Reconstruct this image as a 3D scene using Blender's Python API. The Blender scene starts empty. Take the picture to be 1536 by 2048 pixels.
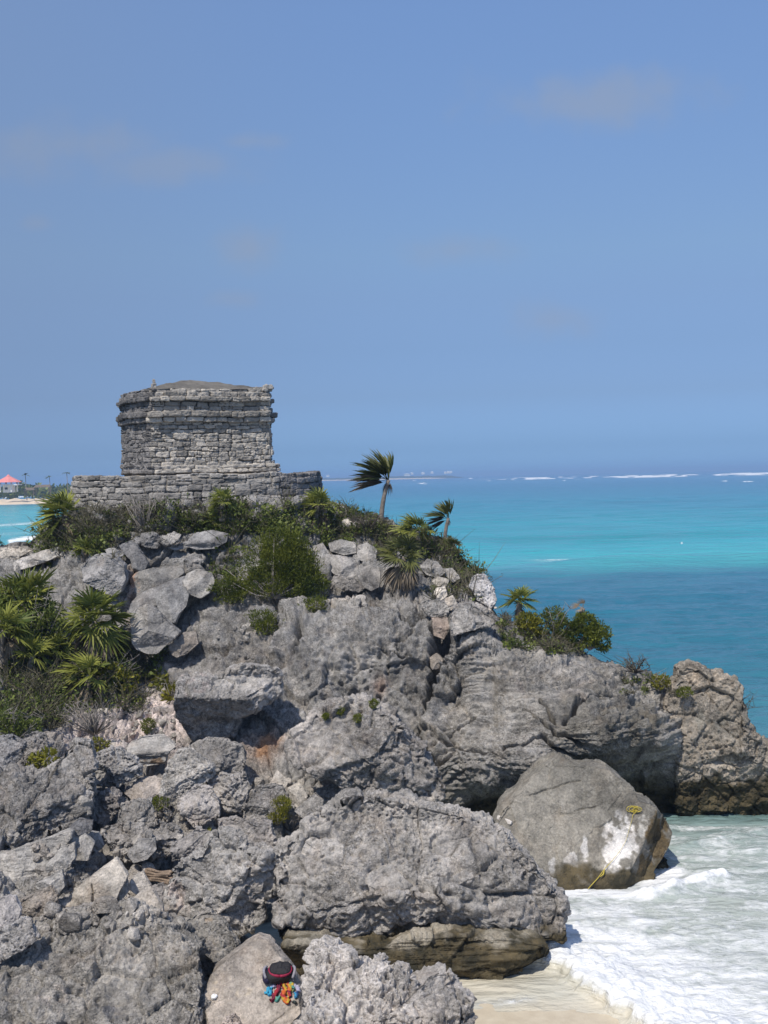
import bpy, math, random
import numpy as np
from mathutils import Vector, Matrix

SC = bpy.context.scene
COL = SC.collection
rad = math.radians

# ------------------------------------------------------------------ camera
F = 2400.0            # focal length in photo pixels (photo 1536 x 2048)
CU, CV = 768.0, 1024.0
CAM = np.array([0.0, 0.0, 9.0])
PITCH = math.atan((1024 - 952.5) / F)
ROLL = rad(1.2)
fw = np.array([0, math.cos(PITCH), -math.sin(PITCH)])
r0 = np.array([1.0, 0, 0]); u0 = np.array([0, math.sin(PITCH), math.cos(PITCH)])
RI = math.cos(ROLL) * r0 - math.sin(ROLL) * u0
UP = math.sin(ROLL) * r0 + math.cos(ROLL) * u0
cd = bpy.data.cameras.new('camera')
cam = bpy.data.objects.new('camera', cd); COL.objects.link(cam)
cd.sensor_fit = 'VERTICAL'; cd.sensor_height = 24.0; cd.lens = 24.0 * F / 2048.0
cd.clip_start = 0.1; cd.clip_end = 60000
M = Matrix(((RI[0], UP[0], -fw[0], CAM[0]), (RI[1], UP[1], -fw[1], CAM[1]), (RI[2], UP[2], -fw[2], CAM[2]), (0, 0, 0, 1)))
cam.matrix_world = M
SC.camera = cam

# ------------------------------------------------------------------ sun, sky, exposure
SUN_AZ = rad(30); SUN_EL = rad(56)     # from behind the camera, to its left
sdir = Vector((-math.sin(SUN_AZ) * math.cos(SUN_EL), -math.cos(SUN_AZ) * math.cos(SUN_EL), math.sin(SUN_EL)))
sl = bpy.data.lights.new('sun', 'SUN'); sl.energy = 4.15; sl.angle = rad(0.53); sl.color = (1.0, 0.93, 0.83)
so = bpy.data.objects.new('sun', sl); COL.objects.link(so)
so.rotation_euler = (-sdir).to_track_quat('-Z', 'Y').to_euler()
so.location = (-30, -40, 60)

W = bpy.data.worlds.new('World'); SC.world = W; W.use_nodes = True
nt = W.node_tree; nt.nodes.clear()
def wn(t, **k):
    n = nt.nodes.new(t)
    for a, b in k.items(): setattr(n, a, b)
    return n
sky = wn('ShaderNodeTexSky', sky_type='NISHITA', sun_disc=False, sun_elevation=SUN_EL, sun_rotation=rad(180) + SUN_AZ,
         altitude=0, air_density=1.0, dust_density=1.0, ozone_density=2.5)
tc = wn('ShaderNodeTexCoord')
sep = wn('ShaderNodeSeparateXYZ'); nt.links.new(tc.outputs['Generated'], sep.inputs[0])
ramp = wn('ShaderNodeValToRGB'); nt.links.new(sep.outputs['Z'], ramp.inputs[0])
e = ramp.color_ramp.elements
e[0].position = 0.0; e[0].color = (0.68, 1.20, 2.35, 1)
e[1].position = 0.45; e[1].color = (1.38, 1.45, 1.60, 1)
for ps, c_ in ((0.022, (0.49, 0.81, 1.60, 1)), (0.065, (0.53, 0.685, 1.11, 1)), (0.105, (0.62, 0.73, 1.03, 1)), (0.146, (0.765, 0.835, 1.05, 1)), (0.18, (0.89, 0.96, 1.11, 1)), (0.36, (1.29, 1.37, 1.54, 1))):
    q = e.new(ps); q.color = c_
mul = wn('ShaderNodeMix', data_type='RGBA', blend_type='MULTIPLY'); mul.inputs[0].default_value = 1
nt.links.new(sky.outputs[0], mul.inputs[6]); nt.links.new(ramp.outputs[0], mul.inputs[7])
# thin smudges of cloud, placed by their bearing (x/y) and height (z/y) in the sky
dv = wn('ShaderNodeMath', operation='DIVIDE'); nt.links.new(sep.outputs['X'], dv.inputs[0]); nt.links.new(sep.outputs['Y'], dv.inputs[1])
dz = wn('ShaderNodeMath', operation='DIVIDE'); nt.links.new(sep.outputs['Z'], dz.inputs[0]); nt.links.new(sep.outputs['Y'], dz.inputs[1])
cv_ = wn('ShaderNodeCombineXYZ'); nt.links.new(dv.outputs[0], cv_.inputs[0]); nt.links.new(dz.outputs[0], cv_.inputs[1])
cn = wn('ShaderNodeTexNoise'); cn.inputs['Scale'].default_value = 22; cn.inputs['Detail'].default_value = 5; cn.inputs['Roughness'].default_value = 0.55
nt.links.new(cv_.outputs[0], cn.inputs[0])
tot = None
for (cu_, cw_, ru_, rv_, am_) in ((150,295,330,95,.66),(340,335,290,70,.55),(520,288,110,34,.5),(512,500,105,75,.62),(1210,205,330,95,.66),(1330,185,180,75,.5),(925,500,170,55,.45),(1115,640,130,65,.45),(90,450,60,30,.5),(480,600,90,30,.4)):
    a_ = (cu_ - CU) / F; e_ = (955 - 0.021 * (cu_ - 650) - cw_) / F
    v1 = wn('ShaderNodeVectorMath', operation='SUBTRACT'); nt.links.new(cv_.outputs[0], v1.inputs[0]); v1.inputs[1].default_value = (a_, e_, 0)
    v2 = wn('ShaderNodeVectorMath', operation='MULTIPLY'); nt.links.new(v1.outputs[0], v2.inputs[0]); v2.inputs[1].default_value = (F / ru_, F / rv_, 0)
    v3 = wn('ShaderNodeVectorMath', operation='LENGTH'); nt.links.new(v2.outputs[0], v3.inputs[0])
    v4 = wn('ShaderNodeMath', operation='MULTIPLY_ADD'); nt.links.new(cn.outputs[0], v4.inputs[0]); v4.inputs[1].default_value = 1.5; nt.links.new(v3.outputs['Value'], v4.inputs[2])
    v5 = wn('ShaderNodeMapRange', interpolation_type='SMOOTHERSTEP'); nt.links.new(v4.outputs[0], v5.inputs[0])
    v5.inputs[1].default_value = 1.75; v5.inputs[2].default_value = 0.55; v5.inputs[3].default_value = 0; v5.inputs[4].default_value = am_
    if tot is None: tot = v5.outputs[0]
    else:
        mxn = wn('ShaderNodeMath', operation='MAXIMUM'); nt.links.new(tot, mxn.inputs[0]); nt.links.new(v5.outputs[0], mxn.inputs[1]); tot = mxn.outputs[0]
fr = wn('ShaderNodeMath', operation='GREATER_THAN'); nt.links.new(sep.outputs['Y'], fr.inputs[0]); fr.inputs[1].default_value = 0.05
fm = wn('ShaderNodeMath', operation='MULTIPLY'); nt.links.new(tot, fm.inputs[0]); nt.links.new(fr.outputs[0], fm.inputs[1])
cm = wn('ShaderNodeMix', data_type='RGBA'); nt.links.new(fm.outputs[0], cm.inputs[0])
nt.links.new(mul.outputs[2], cm.inputs[6]); cm.inputs[7].default_value = (2.9, 3.6, 5.0, 1)
# greyer, hazier air over the land on the left
lm = wn('ShaderNodeMapRange', interpolation_type='SMOOTHSTEP'); nt.links.new(sep.outputs['X'], lm.inputs[0])
lm.inputs[1].default_value = 0.05; lm.inputs[2].default_value = -0.42; lm.inputs[3].default_value = 0.0; lm.inputs[4].default_value = 0.5
lmx = wn('ShaderNodeMix', data_type='RGBA'); nt.links.new(lm.outputs[0], lmx.inputs[0]); nt.links.new(cm.outputs[2], lmx.inputs[6]); lmx.inputs[7].default_value = (2.05, 2.9, 4.6, 1)
bg = wn('ShaderNodeBackground'); bg.inputs[1].default_value = 0.1
out = wn('ShaderNodeOutputWorld')
nt.links.new(lmx.outputs[2], bg.inputs[0]); nt.links.new(bg.outputs[0], out.inputs[0])
SC.view_settings.view_transform = 'Standard'; SC.view_settings.look = 'None'
SC.view_settings.exposure = 0.0; SC.view_settings.gamma = 1.0
SC.cycles.use_denoising = True
SC.cycles.max_bounces = 6

# ------------------------------------------------------------------ maths helpers
def P(u, v, D):
    u = np.asarray(u, float); v = np.asarray(v, float); D = np.asarray(D, float)
    return CAM + D[..., None] * (fw + ((u - CU) / F)[..., None] * RI + ((CV - v) / F)[..., None] * UP)
def proj(p):
    q = p - CAM
    d = np.maximum(q @ fw, 1e-3)
    return CU + F * (q @ RI) / d, CV - F * (q @ UP) / d, d
def S(a, b, x):
    t = np.clip((x - a) / (b - a), 0, 1); return t * t * (3 - 2 * t)
def lin(r, g, b):
    f = lambda c: (c / 255 / 12.92) if c <= 10 else ((c / 255 + 0.055) / 1.055) ** 2.4
    return (f(r), f(g), f(b))

def _hash(ix, iy, iz, s):
    h = (ix.astype(np.uint32) * np.uint32(374761393) + iy.astype(np.uint32) * np.uint32(668265263)
         + iz.astype(np.uint32) * np.uint32(2246822519) + np.uint32((s * 3266489917) & 0xFFFFFFFF))
    h ^= h >> np.uint32(15); h *= np.uint32(2246822519); h ^= h >> np.uint32(13); h *= np.uint32(3266489917); h ^= h >> np.uint32(16)
    return h
_G = np.array([(1,1,0),(-1,1,0),(1,-1,0),(-1,-1,0),(1,0,1),(-1,0,1),(1,0,-1),(-1,0,-1),(0,1,1),(0,-1,1),(0,1,-1),(0,-1,-1),(1,1,0),(-1,1,0),(0,-1,1),(0,-1,-1)], np.float32)
def noise(p, s=0):
    p = np.asarray(p, np.float32)
    i = np.floor(p).astype(np.int64); f = p - i
    w = f * f * f * (f * (f * 6 - 15) + 10)
    r = np.zeros(len(p), np.float32)
    for dx in (0, 1):
        wx = w[:, 0] if dx else 1 - w[:, 0]
        for dy in (0, 1):
            wy = w[:, 1] if dy else 1 - w[:, 1]
            for dz in (0, 1):
                wz = w[:, 2] if dz else 1 - w[:, 2]
                g = _G[_hash(i[:, 0] + dx, i[:, 1] + dy, i[:, 2] + dz, s) & np.uint32(15)]
                r += wx * wy * wz * (g[:, 0] * (f[:, 0] - dx) + g[:, 1] * (f[:, 1] - dy) + g[:, 2] * (f[:, 2] - dz))
    return r
def fbm(p, o=4, s=0, gain=0.5, lac=2.03):
    a = 1.0; r = np.zeros(len(p), np.float32); q = np.asarray(p, np.float32)
    for k in range(o):
        r += a * noise(q, s + k * 17); q = q * lac + 3.7; a *= gain
    return r
def ridged(p, o=4, s=0):
    a = 1.0; r = np.zeros(len(p), np.float32); q = np.asarray(p, np.float32)
    for k in range(o):
        r += a * (1 - np.abs(noise(q, s + k * 13)) * 2.2); q = q * 2.07 + 1.3; a *= 0.5
    return r
def worley(p, s=0):
    """F1, F2, id hash of nearest cell, offset to its centre"""
    p = np.asarray(p, np.float32)
    i = np.floor(p).astype(np.int64)
    n = len(p); F1 = np.full(n, 9.0, np.float32); F2 = F1.copy(); ID = np.zeros(n, np.uint32); OF = np.zeros((n, 3), np.float32)
    for dx in (-1, 0, 1):
        for dy in (-1, 0, 1):
            for dz in (-1, 0, 1):
                cx, cy, cz = i[:, 0] + dx, i[:, 1] + dy, i[:, 2] + dz
                h = _hash(cx, cy, cz, s)
                o = np.stack((cx + (h & np.uint32(1023)) / 1023.0, cy + ((h >> np.uint32(10)) & np.uint32(1023)) / 1023.0,
                              cz + ((h >> np.uint32(20)) & np.uint32(1023)) / 1023.0), 1).astype(np.float32) - p
                d = np.sqrt((o * o).sum(1))
                m = d < F1
                F2 = np.where(m, F1, np.minimum(F2, d))
                ID = np.where(m, h, ID); OF[m] = o[m]; F1 = np.where(m, d, F1)
    return F1, F2, ID, OF
def blocks(p, s=0):
    """angular broken blocks: every cell its own tilted facet"""
    F1, F2, h, o = worley(p, s)
    r = lambda k: ((h >> np.uint32(k)) & np.uint32(255)) / 127.5 - 1
    return r(0) * 0.6 + r(8) * o[:, 0] * 1.1 + r(16) * o[:, 1] * 1.1 + r(22) * o[:, 2] * 1.1, F2 - F1

# ------------------------------------------------------------------ mesh helpers
def tag(o, label=None, cat=None, group=None, kind=None):
    if label: o['label'] = label
    if cat: o['category'] = cat
    if group: o['group'] = group
    if kind: o['kind'] = kind
    return o
def mk(name, V, faces, mat, parent=None, smooth=True, attrs=None, loc=None):
    """one mesh object; faces = array or list of arrays (n,3)/(n,4); verts are local to loc"""
    V = np.asarray(V, np.float32)
    if not isinstance(faces, (list, tuple)): faces = [faces]
    faces = [np.asarray(f, np.int32) for f in faces if len(f)]
    me = bpy.data.meshes.new(name)
    if loc is not None and parent is None: V = V - np.asarray(loc, np.float32)
    me.vertices.add(len(V)); me.vertices.foreach_set('co', V.ravel())
    nl = sum(f.size for f in faces); npoly = sum(len(f) for f in faces)
    me.loops.add(nl); me.loops.foreach_set('vertex_index', np.concatenate([f.ravel() for f in faces]))
    me.polygons.add(npoly)
    tot = np.concatenate([np.full(len(f), f.shape[1], np.int32) for f in faces])
    st = np.zeros(npoly, np.int32); st[1:] = np.cumsum(tot)[:-1]
    me.polygons.foreach_set('loop_start', st); me.polygons.foreach_set('loop_total', tot)
    me.polygons.foreach_set('use_smooth', np.full(npoly, bool(smooth)))
    me.update(calc_edges=True)
    for k, a in (attrs or {}).items():
        a = np.asarray(a, np.float32)
        if a.ndim == 1:
            at = me.attributes.new(k, 'FLOAT', 'POINT'); at.data.foreach_set('value', a)
        else:
            at = me.attributes.new(k, 'FLOAT_COLOR', 'POINT')
            at.data.foreach_set('color', np.concatenate([a, np.ones((len(a), 1), np.float32)], 1).ravel())
    me.validate()
    me.materials.append(mat)
    o = bpy.data.objects.new(name, me); COL.objects.link(o)
    if parent is not None: o.parent = parent
    elif loc is not None: o.location = [float(x) for x in loc]
    return o
def empty(name, loc):
    o = bpy.data.objects.new(name, None); COL.objects.link(o); o.location = [float(x) for x in loc]; o.empty_display_size = 0.2
    return o
_ico = {}
def ico(l):
    if l in _ico: return _ico[l]
    if l == 0:
        t = (1 + 5 ** 0.5) / 2
        V = np.array([(-1,t,0),(1,t,0),(-1,-t,0),(1,-t,0),(0,-1,t),(0,1,t),(0,-1,-t),(0,1,-t),(t,0,-1),(t,0,1),(-t,0,-1),(-t,0,1)], float)
        Fc = np.array([(0,11,5),(0,5,1),(0,1,7),(0,7,10),(0,10,11),(1,5,9),(5,11,4),(11,10,2),(10,7,6),(7,1,8),(3,9,4),(3,4,2),(3,2,6),(3,6,8),(3,8,9),(4,9,5),(2,4,11),(6,2,10),(8,6,7),(9,8,1)])
    else:
        V, Fc = ico(l - 1)
        E = np.concatenate([Fc[:, [0, 1]], Fc[:, [1, 2]], Fc[:, [2, 0]]]); E.sort(1)
        U, inv = np.unique(E, axis=0, return_inverse=True); inv = inv.ravel()
        n = len(V); k = len(Fc)
        a, b, c = inv[:k] + n, inv[k:2 * k] + n, inv[2 * k:] + n
        V = np.concatenate([V, (V[U[:, 0]] + V[U[:, 1]]) / 2])
        Fc = np.concatenate([np.stack((Fc[:, 0], a, c), 1), np.stack((Fc[:, 1], b, a), 1), np.stack((Fc[:, 2], c, b), 1), np.stack((a, b, c), 1)])
    V = V / np.linalg.norm(V, axis=1)[:, None]
    _ico[l] = (V, Fc); return _ico[l]
def vnormals(V, Fc):
    a, b, c = V[Fc[:, 0]], V[Fc[:, 1]], V[Fc[:, 2]]
    n = np.cross(b - a, c - a)
    if Fc.shape[1] == 4: n = n + np.cross(c - a, V[Fc[:, 3]] - a)
    N = np.zeros_like(V)
    for k in range(Fc.shape[1]):
        for j in range(3): N[:, j] += np.bincount(Fc[:, k], n[:, j], len(V))
    return N / np.maximum(np.linalg.norm(N, axis=1), 1e-9)[:, None]

# ------------------------------------------------------------------ materials
class NT:
    def __init__(s, name):
        s.m = bpy.data.materials.new(name); s.m.use_nodes = True; s.t = s.m.node_tree; s.t.nodes.clear()
        s.out = s.t.nodes.new('ShaderNodeOutputMaterial'); s.b = s.t.nodes.new('ShaderNodeBsdfPrincipled')
        s.t.links.new(s.b.outputs[0], s.out.inputs[0])
    def n(s, t, **k):
        x = s.t.nodes.new(t)
        for a, b in k.items(): setattr(x, a, b)
        return x
    def l(s, a, b): s.t.links.new(a, b)
    def noise(s, vec, scale, detail=4, rough=0.55, dist=0.0):
        x = s.n('ShaderNodeTexNoise'); s.l(vec, x.inputs['Vector'])
        x.inputs['Scale'].default_value = scale; x.inputs['Detail'].default_value = detail; x.inputs['Roughness'].default_value = rough; x.inputs['Distortion'].default_value = dist
        return x.outputs[0]
    def vor(s, vec, scale, feature='F1'):
        x = s.n('ShaderNodeTexVoronoi', feature=feature); s.l(vec, x.inputs['Vector']); x.inputs['Scale'].default_value = scale
        return x.outputs[0]
    def ramp(s, f, *st):
        x = s.n('ShaderNodeValToRGB'); s.l(f, x.inputs[0]); e = x.color_ramp.elements
        while len(e) < len(st): e.new(0.5)
        for el, (p, c) in zip(e, st):
            el.position = p; el.color = (c, c, c, 1) if not isinstance(c, (tuple, list)) else (*c[:3], 1)
        return x.outputs[0]
    def mix(s, f, a, b, mode='MIX'):
        x = s.n('ShaderNodeMix', data_type='RGBA', blend_type=mode)
        for v, i in ((f, 0), (a, 6), (b, 7)):
            if hasattr(v, 'links'): s.l(v, x.inputs[i])
            elif i == 0: x.inputs[0].default_value = v
            else: x.inputs[i].default_value = (*v[:3], 1)
        return x.outputs[2]
    def math(s, op, a, b=0.0):
        x = s.n('ShaderNodeMath', operation=op)
        for v, i in ((a, 0), (b, 1)):
            if hasattr(v, 'links'): s.l(v, x.inputs[i])
            else: x.inputs[i].default_value = v
        return x.outputs[0]
    def attr(s, name, fac=False):
        x = s.n('ShaderNodeAttribute', attribute_name=name); return x.outputs['Fac' if fac else 'Color']
    def pos(s): return s.n('ShaderNodeNewGeometry').outputs['Position']
    def objc(s): return s.n('ShaderNodeTexCoord').outputs['Object']
    def mapping(s, vec, scale):
        x = s.n('ShaderNodeMapping'); s.l(vec, x.inputs[0]); x.inputs['Scale'].default_value = scale; return x.outputs[0]
    def bump(s, h, strength, dist):
        x = s.n('ShaderNodeBump'); s.l(h, x.inputs['Height']); x.inputs['Strength'].default_value = strength; x.inputs['Distance'].default_value = dist
        s.l(x.outputs[0], s.b.inputs['Normal'])
    def set(s, **k):
        for a, v in k.items():
            i = s.b.inputs[a.replace('_', ' ')]
            if hasattr(v, 'links'): s.l(v, i)
            elif isinstance(v, (tuple, list)): i.default_value = (*v[:3], 1)
            else: i.default_value = v
        return s

def rock_material(name, pit=1.0):
    k = NT(name); p = k.pos()
    big = k.noise(p, 0.55, 5, 0.55); mid = k.noise(p, 3.2, 7, 0.65, 0.4); fine = k.noise(p, 21, 6, 0.7)
    tone = k.math('ADD', k.math('MULTIPLY', big, 0.42), k.math('ADD', k.math('MULTIPLY', mid, 0.40), k.math('MULTIPLY', fine, 0.30)))
    base = k.ramp(tone, (0.38, (0.080, 0.077, 0.073)), (0.48, (0.175, 0.169, 0.160)), (0.56, (0.285, 0.275, 0.260)), (0.70, (0.50, 0.475, 0.445)))
    # lichen blotches (dark) and freshly broken pale specks
    li = k.ramp(k.noise(p, 7.5, 8, 0.72), (0.53, 0.0), (0.66, 1.0))
    base = k.mix(k.math('MULTIPLY', li, 0.42), base, (0.075, 0.073, 0.074))
    pale = k.ramp(k.noise(p, 12.0, 6, 0.7, 0.6), (0.60, 0.0), (0.70, 1.0))
    base = k.mix(k.math('MULTIPLY', pale, 0.5), base, (0.50, 0.47, 0.43))
    warm = k.ramp(k.noise(p, 1.7, 5, 0.6), (0.52, 0.0), (0.72, 1.0))
    base = k.mix(k.math('MULTIPLY', warm, 0.22), base, (0.33, 0.25, 0.18))
    grit = k.math('ADD', k.math('MULTIPLY', k.noise(p, 10, 6, 0.75, 0.8), 0.5), k.math('MULTIPLY', k.noise(p, 26, 5, 0.75, 0.5), 0.5))
    smo = k.attr('smo', True); patch = k.ramp(k.noise(p, 0.8, 4, 0.55, 0.6), (0.40, 0.35), (0.60, 1.0))
    ngr = k.math('MULTIPLY', patch, k.math('SUBTRACT', 1.0, k.math('MULTIPLY', smo, 0.62)))
    base = k.mix(ngr, base, k.ramp(grit, (0.40, 0.50), (0.50, 1.12), (0.60, 1.70)), 'MULTIPLY')
    stain = k.ramp(k.noise(k.mapping(p, (1.0, 1.0, 0.45)), 1.1, 6, 0.6, 0.5), (0.52, 0.0), (0.64, 1.0))
    base = k.mix(k.math('MULTIPLY', stain, 0.36), base, (0.085, 0.083, 0.082))
    base = k.mix(1.0, base, k.attr('tint'), 'MULTIPLY')
    wet = k.attr('wet', True)
    oc = k.mix(k.ramp(k.noise(p, 2.6, 6, 0.65), (0.38, 0.0), (0.62, 1.0)), (0.040, 0.037, 0.025), (0.128, 0.102, 0.058))
    col = k.mix(wet, base, oc)
    rg = k.n('ShaderNodeMapRange'); k.l(wet, rg.inputs[0]); rg.inputs[3].default_value = 0.95; rg.inputs[4].default_value = 0.78
    k.set(Base_Color=col, Roughness=rg.outputs[0], Specular_IOR_Level=0.15)
    pits = k.ramp(k.vor(p, 17.0), (0.0, 0.0), (0.42, 1.0))
    pits2 = k.ramp(k.vor(p, 41.0), (0.0, 0.0), (0.5, 1.0))
    h = k.math('ADD', k.math('MULTIPLY', pits, 0.55 * pit), k.math('ADD', k.math('MULTIPLY', pits2, 0.22 * pit), k.math('MULTIPLY', k.noise(p, 28, 8, 0.75), 1.0)))
    k.bump(k.math('MULTIPLY', h, ngr), 1.0, 0.07)
    return k.m
ROCK = rock_material('limestone_rock')

def leaf_material(name, dark, light, trans=0.25, rough=0.55):
    k = NT(name); a = k.attr('var', True)
    c = k.ramp(a, (0.0, dark), (1.0, light))
    c = k.mix(0.35, c, k.ramp(k.noise(k.pos(), 2.2, 3), (0.35, (0.35, 0.35, 0.3)), (0.65, (1.2, 1.2, 1.0))), 'MULTIPLY')
    k.set(Base_Color=c, Roughness=rough, Specular_IOR_Level=0.3)
    if trans:
        tr = k.n('ShaderNodeBsdfTranslucent'); k.l(c, tr.inputs[0])
        mx = k.n('ShaderNodeMixShader'); mx.inputs[0].default_value = trans
        k.l(k.b.outputs[0], mx.inputs[1]); k.l(tr.outputs[0], mx.inputs[2]); k.l(mx.outputs[0], k.out.inputs[0])
    return k.m
FAN = leaf_material('fan_leaf', (0.060, 0.095, 0.018), (0.34, 0.35, 0.075), 0.3)
FANDARK = leaf_material('fan_leaf_windburnt', (0.045, 0.055, 0.02), (0.17, 0.18, 0.055), 0.25)
FANDEAD = leaf_material('dead_fan_leaf', (0.085, 0.068, 0.05), (0.27, 0.22, 0.17), 0.1, 0.8)
BUSH = leaf_material('bush_leaf', (0.060, 0.085, 0.012), (0.20, 0.22, 0.032), 0.3)
BUSHY = leaf_material('bush_leaf_yellow', (0.11, 0.12, 0.014), (0.33, 0.31, 0.045), 0.3)
COVER = leaf_material('scrub_leaf', (0.055, 0.080, 0.022), (0.22, 0.26, 0.06), 0.22)
SCRUBDRY = leaf_material('dry_scrub', (0.075, 0.070, 0.05), (0.20, 0.18, 0.12), 0.1, 0.8)
def plain(name, col, rough=0.8, var=0.25, scale=9.0, bump=0.3, bd=0.02, **kw):
    k = NT(name); p = k.pos()
    f = k.noise(p, scale, 6, 0.65)
    lo = tuple(c * (1 - var) for c in col); hi = tuple(min(1, c * (1 + var)) for c in col)
    k.set(Base_Color=k.ramp(f, (0.3, lo), (0.7, hi)), Roughness=rough, Specular_IOR_Level=0.3, **kw)
    if bump: k.bump(k.noise(p, scale * 3, 6, 0.7), bump, bd)
    return k.m
BARK = plain('grey_bark', (0.20, 0.175, 0.15), 0.9, 0.4, 14, 0.6)
TWIG = plain('bleached_twig', (0.26, 0.235, 0.21), 0.9, 0.35, 14, 0.4)
DARKTWIG = plain('dark_twig', (0.10, 0.085, 0.07), 0.9, 0.35, 14, 0.4)

# ------------------------------------------------------------------ the cliff: depth of the headland's face, surveyed points
CP = np.array([
 (-220,1095,37.5),(-220,1300,31),(-220,1500,26),(-220,1700,22.5),(-220,1900,19),(-220,2100,16.5),
 (0,1095,37),(0,1200,33.5),(0,1350,30),(0,1500,26.8),(0,1650,24),(0,1800,21.2),(0,1950,18.8),(0,2100,16.8),
 (75,1075,38),(150,1010,37.0),(150,1080,36.0),(150,1200,34),(150,1350,31),(150,1480,28.6),(150,1600,26),(150,1750,23),(150,1900,20.4),(150,2100,17),
 (300,1010,36.6),(300,1080,35.8),(300,1180,34.8),(300,1300,33),(300,1420,30.8),(300,1500,29),(300,1620,26.4),(300,1750,24),(300,1850,22),(300,2000,19.5),(300,2100,17.9),
 (450,1010,36.5),(450,1100,35.8),(450,1200,34.2),(450,1300,32.5),(450,1400,31.2),(450,1500,29.5),(450,1600,27.4),(450,1700,25.4),(450,1850,23.2),(450,2000,20.6),(450,2100,18.4),
 (600,1000,37.3),(600,1080,36.4),(600,1180,34.8),(600,1230,33),(600,1330,31.6),(600,1450,30.4),(600,1560,28.6),(600,1650,26.8),(600,1800,25),(600,1950,22.5),(600,2100,19.6),
 (740,1040,39.5),(740,1110,36.8),(740,1190,34),(740,1230,32.4),(740,1350,31.3),(740,1480,30.3),(740,1580,29),(740,1700,27),(740,1850,24.5),(740,2000,22),
 (860,1075,38.5),(860,1150,36),(860,1195,33.5),(860,1300,31.4),(860,1420,30.4),(860,1530,29.4),(860,1600,29.2),(860,1700,28),(860,1900,24.5),
 (950,1150,37.5),(990,1200,35),(960,1230,32.2),(960,1350,30.8),(960,1450,29.8),(960,1540,29.1),(960,1600,30.0),(960,1650,30.0),(960,1900,27),
 (1080,1270,33),(1080,1340,31),(1080,1450,29.4),(1080,1550,28.8),(1080,1620,29.8),(1080,1750,29),
 (1200,1320,32.6),(1200,1380,30.8),(1200,1450,29.2),(1200,1495,29.0),(1200,1530,30.3),(1200,1620,31.2),(1200,1750,30.5),
 (1300,1355,32.6),(1300,1430,30.6),(1300,1485,29.7),(1300,1525,31.2),(1300,1620,32.0),(1300,1750,31),
 (1380,1425,32),(1380,1500,31.2),(1380,1570,31.2),(1380,1640,32),(1380,1750,31.5),
 (1455,1520,32.5),(1455,1590,32.6),(1455,1640,33),(1455,1750,32.5)], float)
def _tps(r2): return np.where(r2 > 1e-9, r2 * np.log(np.maximum(r2, 1e-9)), 0) * 0.5
_X = CP[:, :2] / 300.0
_K = _tps(((_X[:, None] - _X[None]) ** 2).sum(-1)) + 0.01 * np.eye(len(_X))
_Q = np.concatenate([np.ones((len(_X), 1)), _X], 1)
_A = np.block([[_K, _Q], [_Q.T, np.zeros((3, 3))]])
_W = np.linalg.solve(_A, np.concatenate([CP[:, 2], np.zeros(3)]))
def cliff_depth(u, v):
    u = np.atleast_1d(np.asarray(u, float)); v = np.atleast_1d(np.asarray(v, float))
    x = np.stack((u.ravel(), v.ravel()), 1) / 300.0; r = np.zeros(len(x))
    for i in range(0, len(x), 20000):
        y = x[i:i + 20000]
        r[i:i + 20000] = _tps(((y[:, None] - _X[None]) ** 2).sum(-1)) @ _W[:len(_X)] + _W[-3] + y @ _W[-2:]
    return r.reshape(u.shape)
RIDGE = np.array([(-220,1085),(0,1092),(60,1076),(95,1050),(150,1012),(400,1000),(640,992),(700,1020),(760,1044),(830,1068),(895,1088),(920,1120),(960,1150),(985,1174),
 (995,1212),(1010,1236),(1060,1256),(1120,1285),(1180,1308),(1240,1325),(1300,1345),(1345,1372),(1380,1410),(1420,1460),(1445,1505),(1458,1550)], float)
def seg_dist(u, v, line):
    """distance in px to a polyline whose points are (u, v, half width); returns distance / half width"""
    best = np.full(u.shape, 99.0)
    for (a, b, wa), (c, d, wb) in zip(line[:-1], line[1:]):
        dx, dy = c - a, d - b; t = np.clip(((u - a) * dx + (v - b) * dy) / (dx * dx + dy * dy), 0, 1)
        best = np.minimum(best, np.hypot(u - a - t * dx, v - b - t * dy) / (wa + t * (wb - wa)))
    return best
CRACKS = [  # (depth in metres, line)
 (1.5, [(884,1228,17),(878,1262,17),(871,1300,14),(864,1345,9),(858,1385,5),(852,1412,3),(842,1435,2.6),(828,1462,2.6),(844,1484,2.6),(858,1510,2.6),(866,1545,3)]),
 (0.35,[(898,1272,3),(930,1263,2.6),(961,1253,2.4),(994,1248,2)]),
 (0.3, [(863,1466,2.4),(914,1488,2.6),(953,1503,2.6),(985,1506,2)]),
 (0.25,[(890,1462,2),(949,1437,2)]),
 (0.7, [(1050,1418,3.2),(1084,1448,4),(1112,1463,3.4),(1131,1471,3.6),(1165,1496,3.2)]),
 (0.6, [(1082,1410,3.2),(1108,1444,3.6)]),
 (0.7, [(1005,1497,3.2),(1045,1490,3.4),(1084,1469,3.6),(1100,1487,4),(1123,1506,4),(1158,1515,4)]),
 (0.6,[(1258,1395,3),(1280,1424,3.6),(1306,1454,3.4)]),
 (0.7, [(1131,1436,5),(1155,1407,4),(1186,1391,3.4),(1233,1388,3),(1272,1398,3),(1320,1430,2.4)]),
 (0.8, [(596,1248,4),(592,1280,5),(588,1304,4)]),
 (0.35,[(801,1230,2.4),(816,1239,3),(844,1234,3),(836,1208,3)]),
 (0.3, [(516,1432,2.4),(547,1452,2.6),(584,1485,2.4)]),
 (0.25,[(760,1290,2),(790,1310,2),(820,1318,2)]),
 (0.25,[(900,1365,2),(905,1374,2),(955,1368,2)]),
 (0.4, [(720,1180,3),(690,1172,3),(660,1168,3)]),
]
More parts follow.
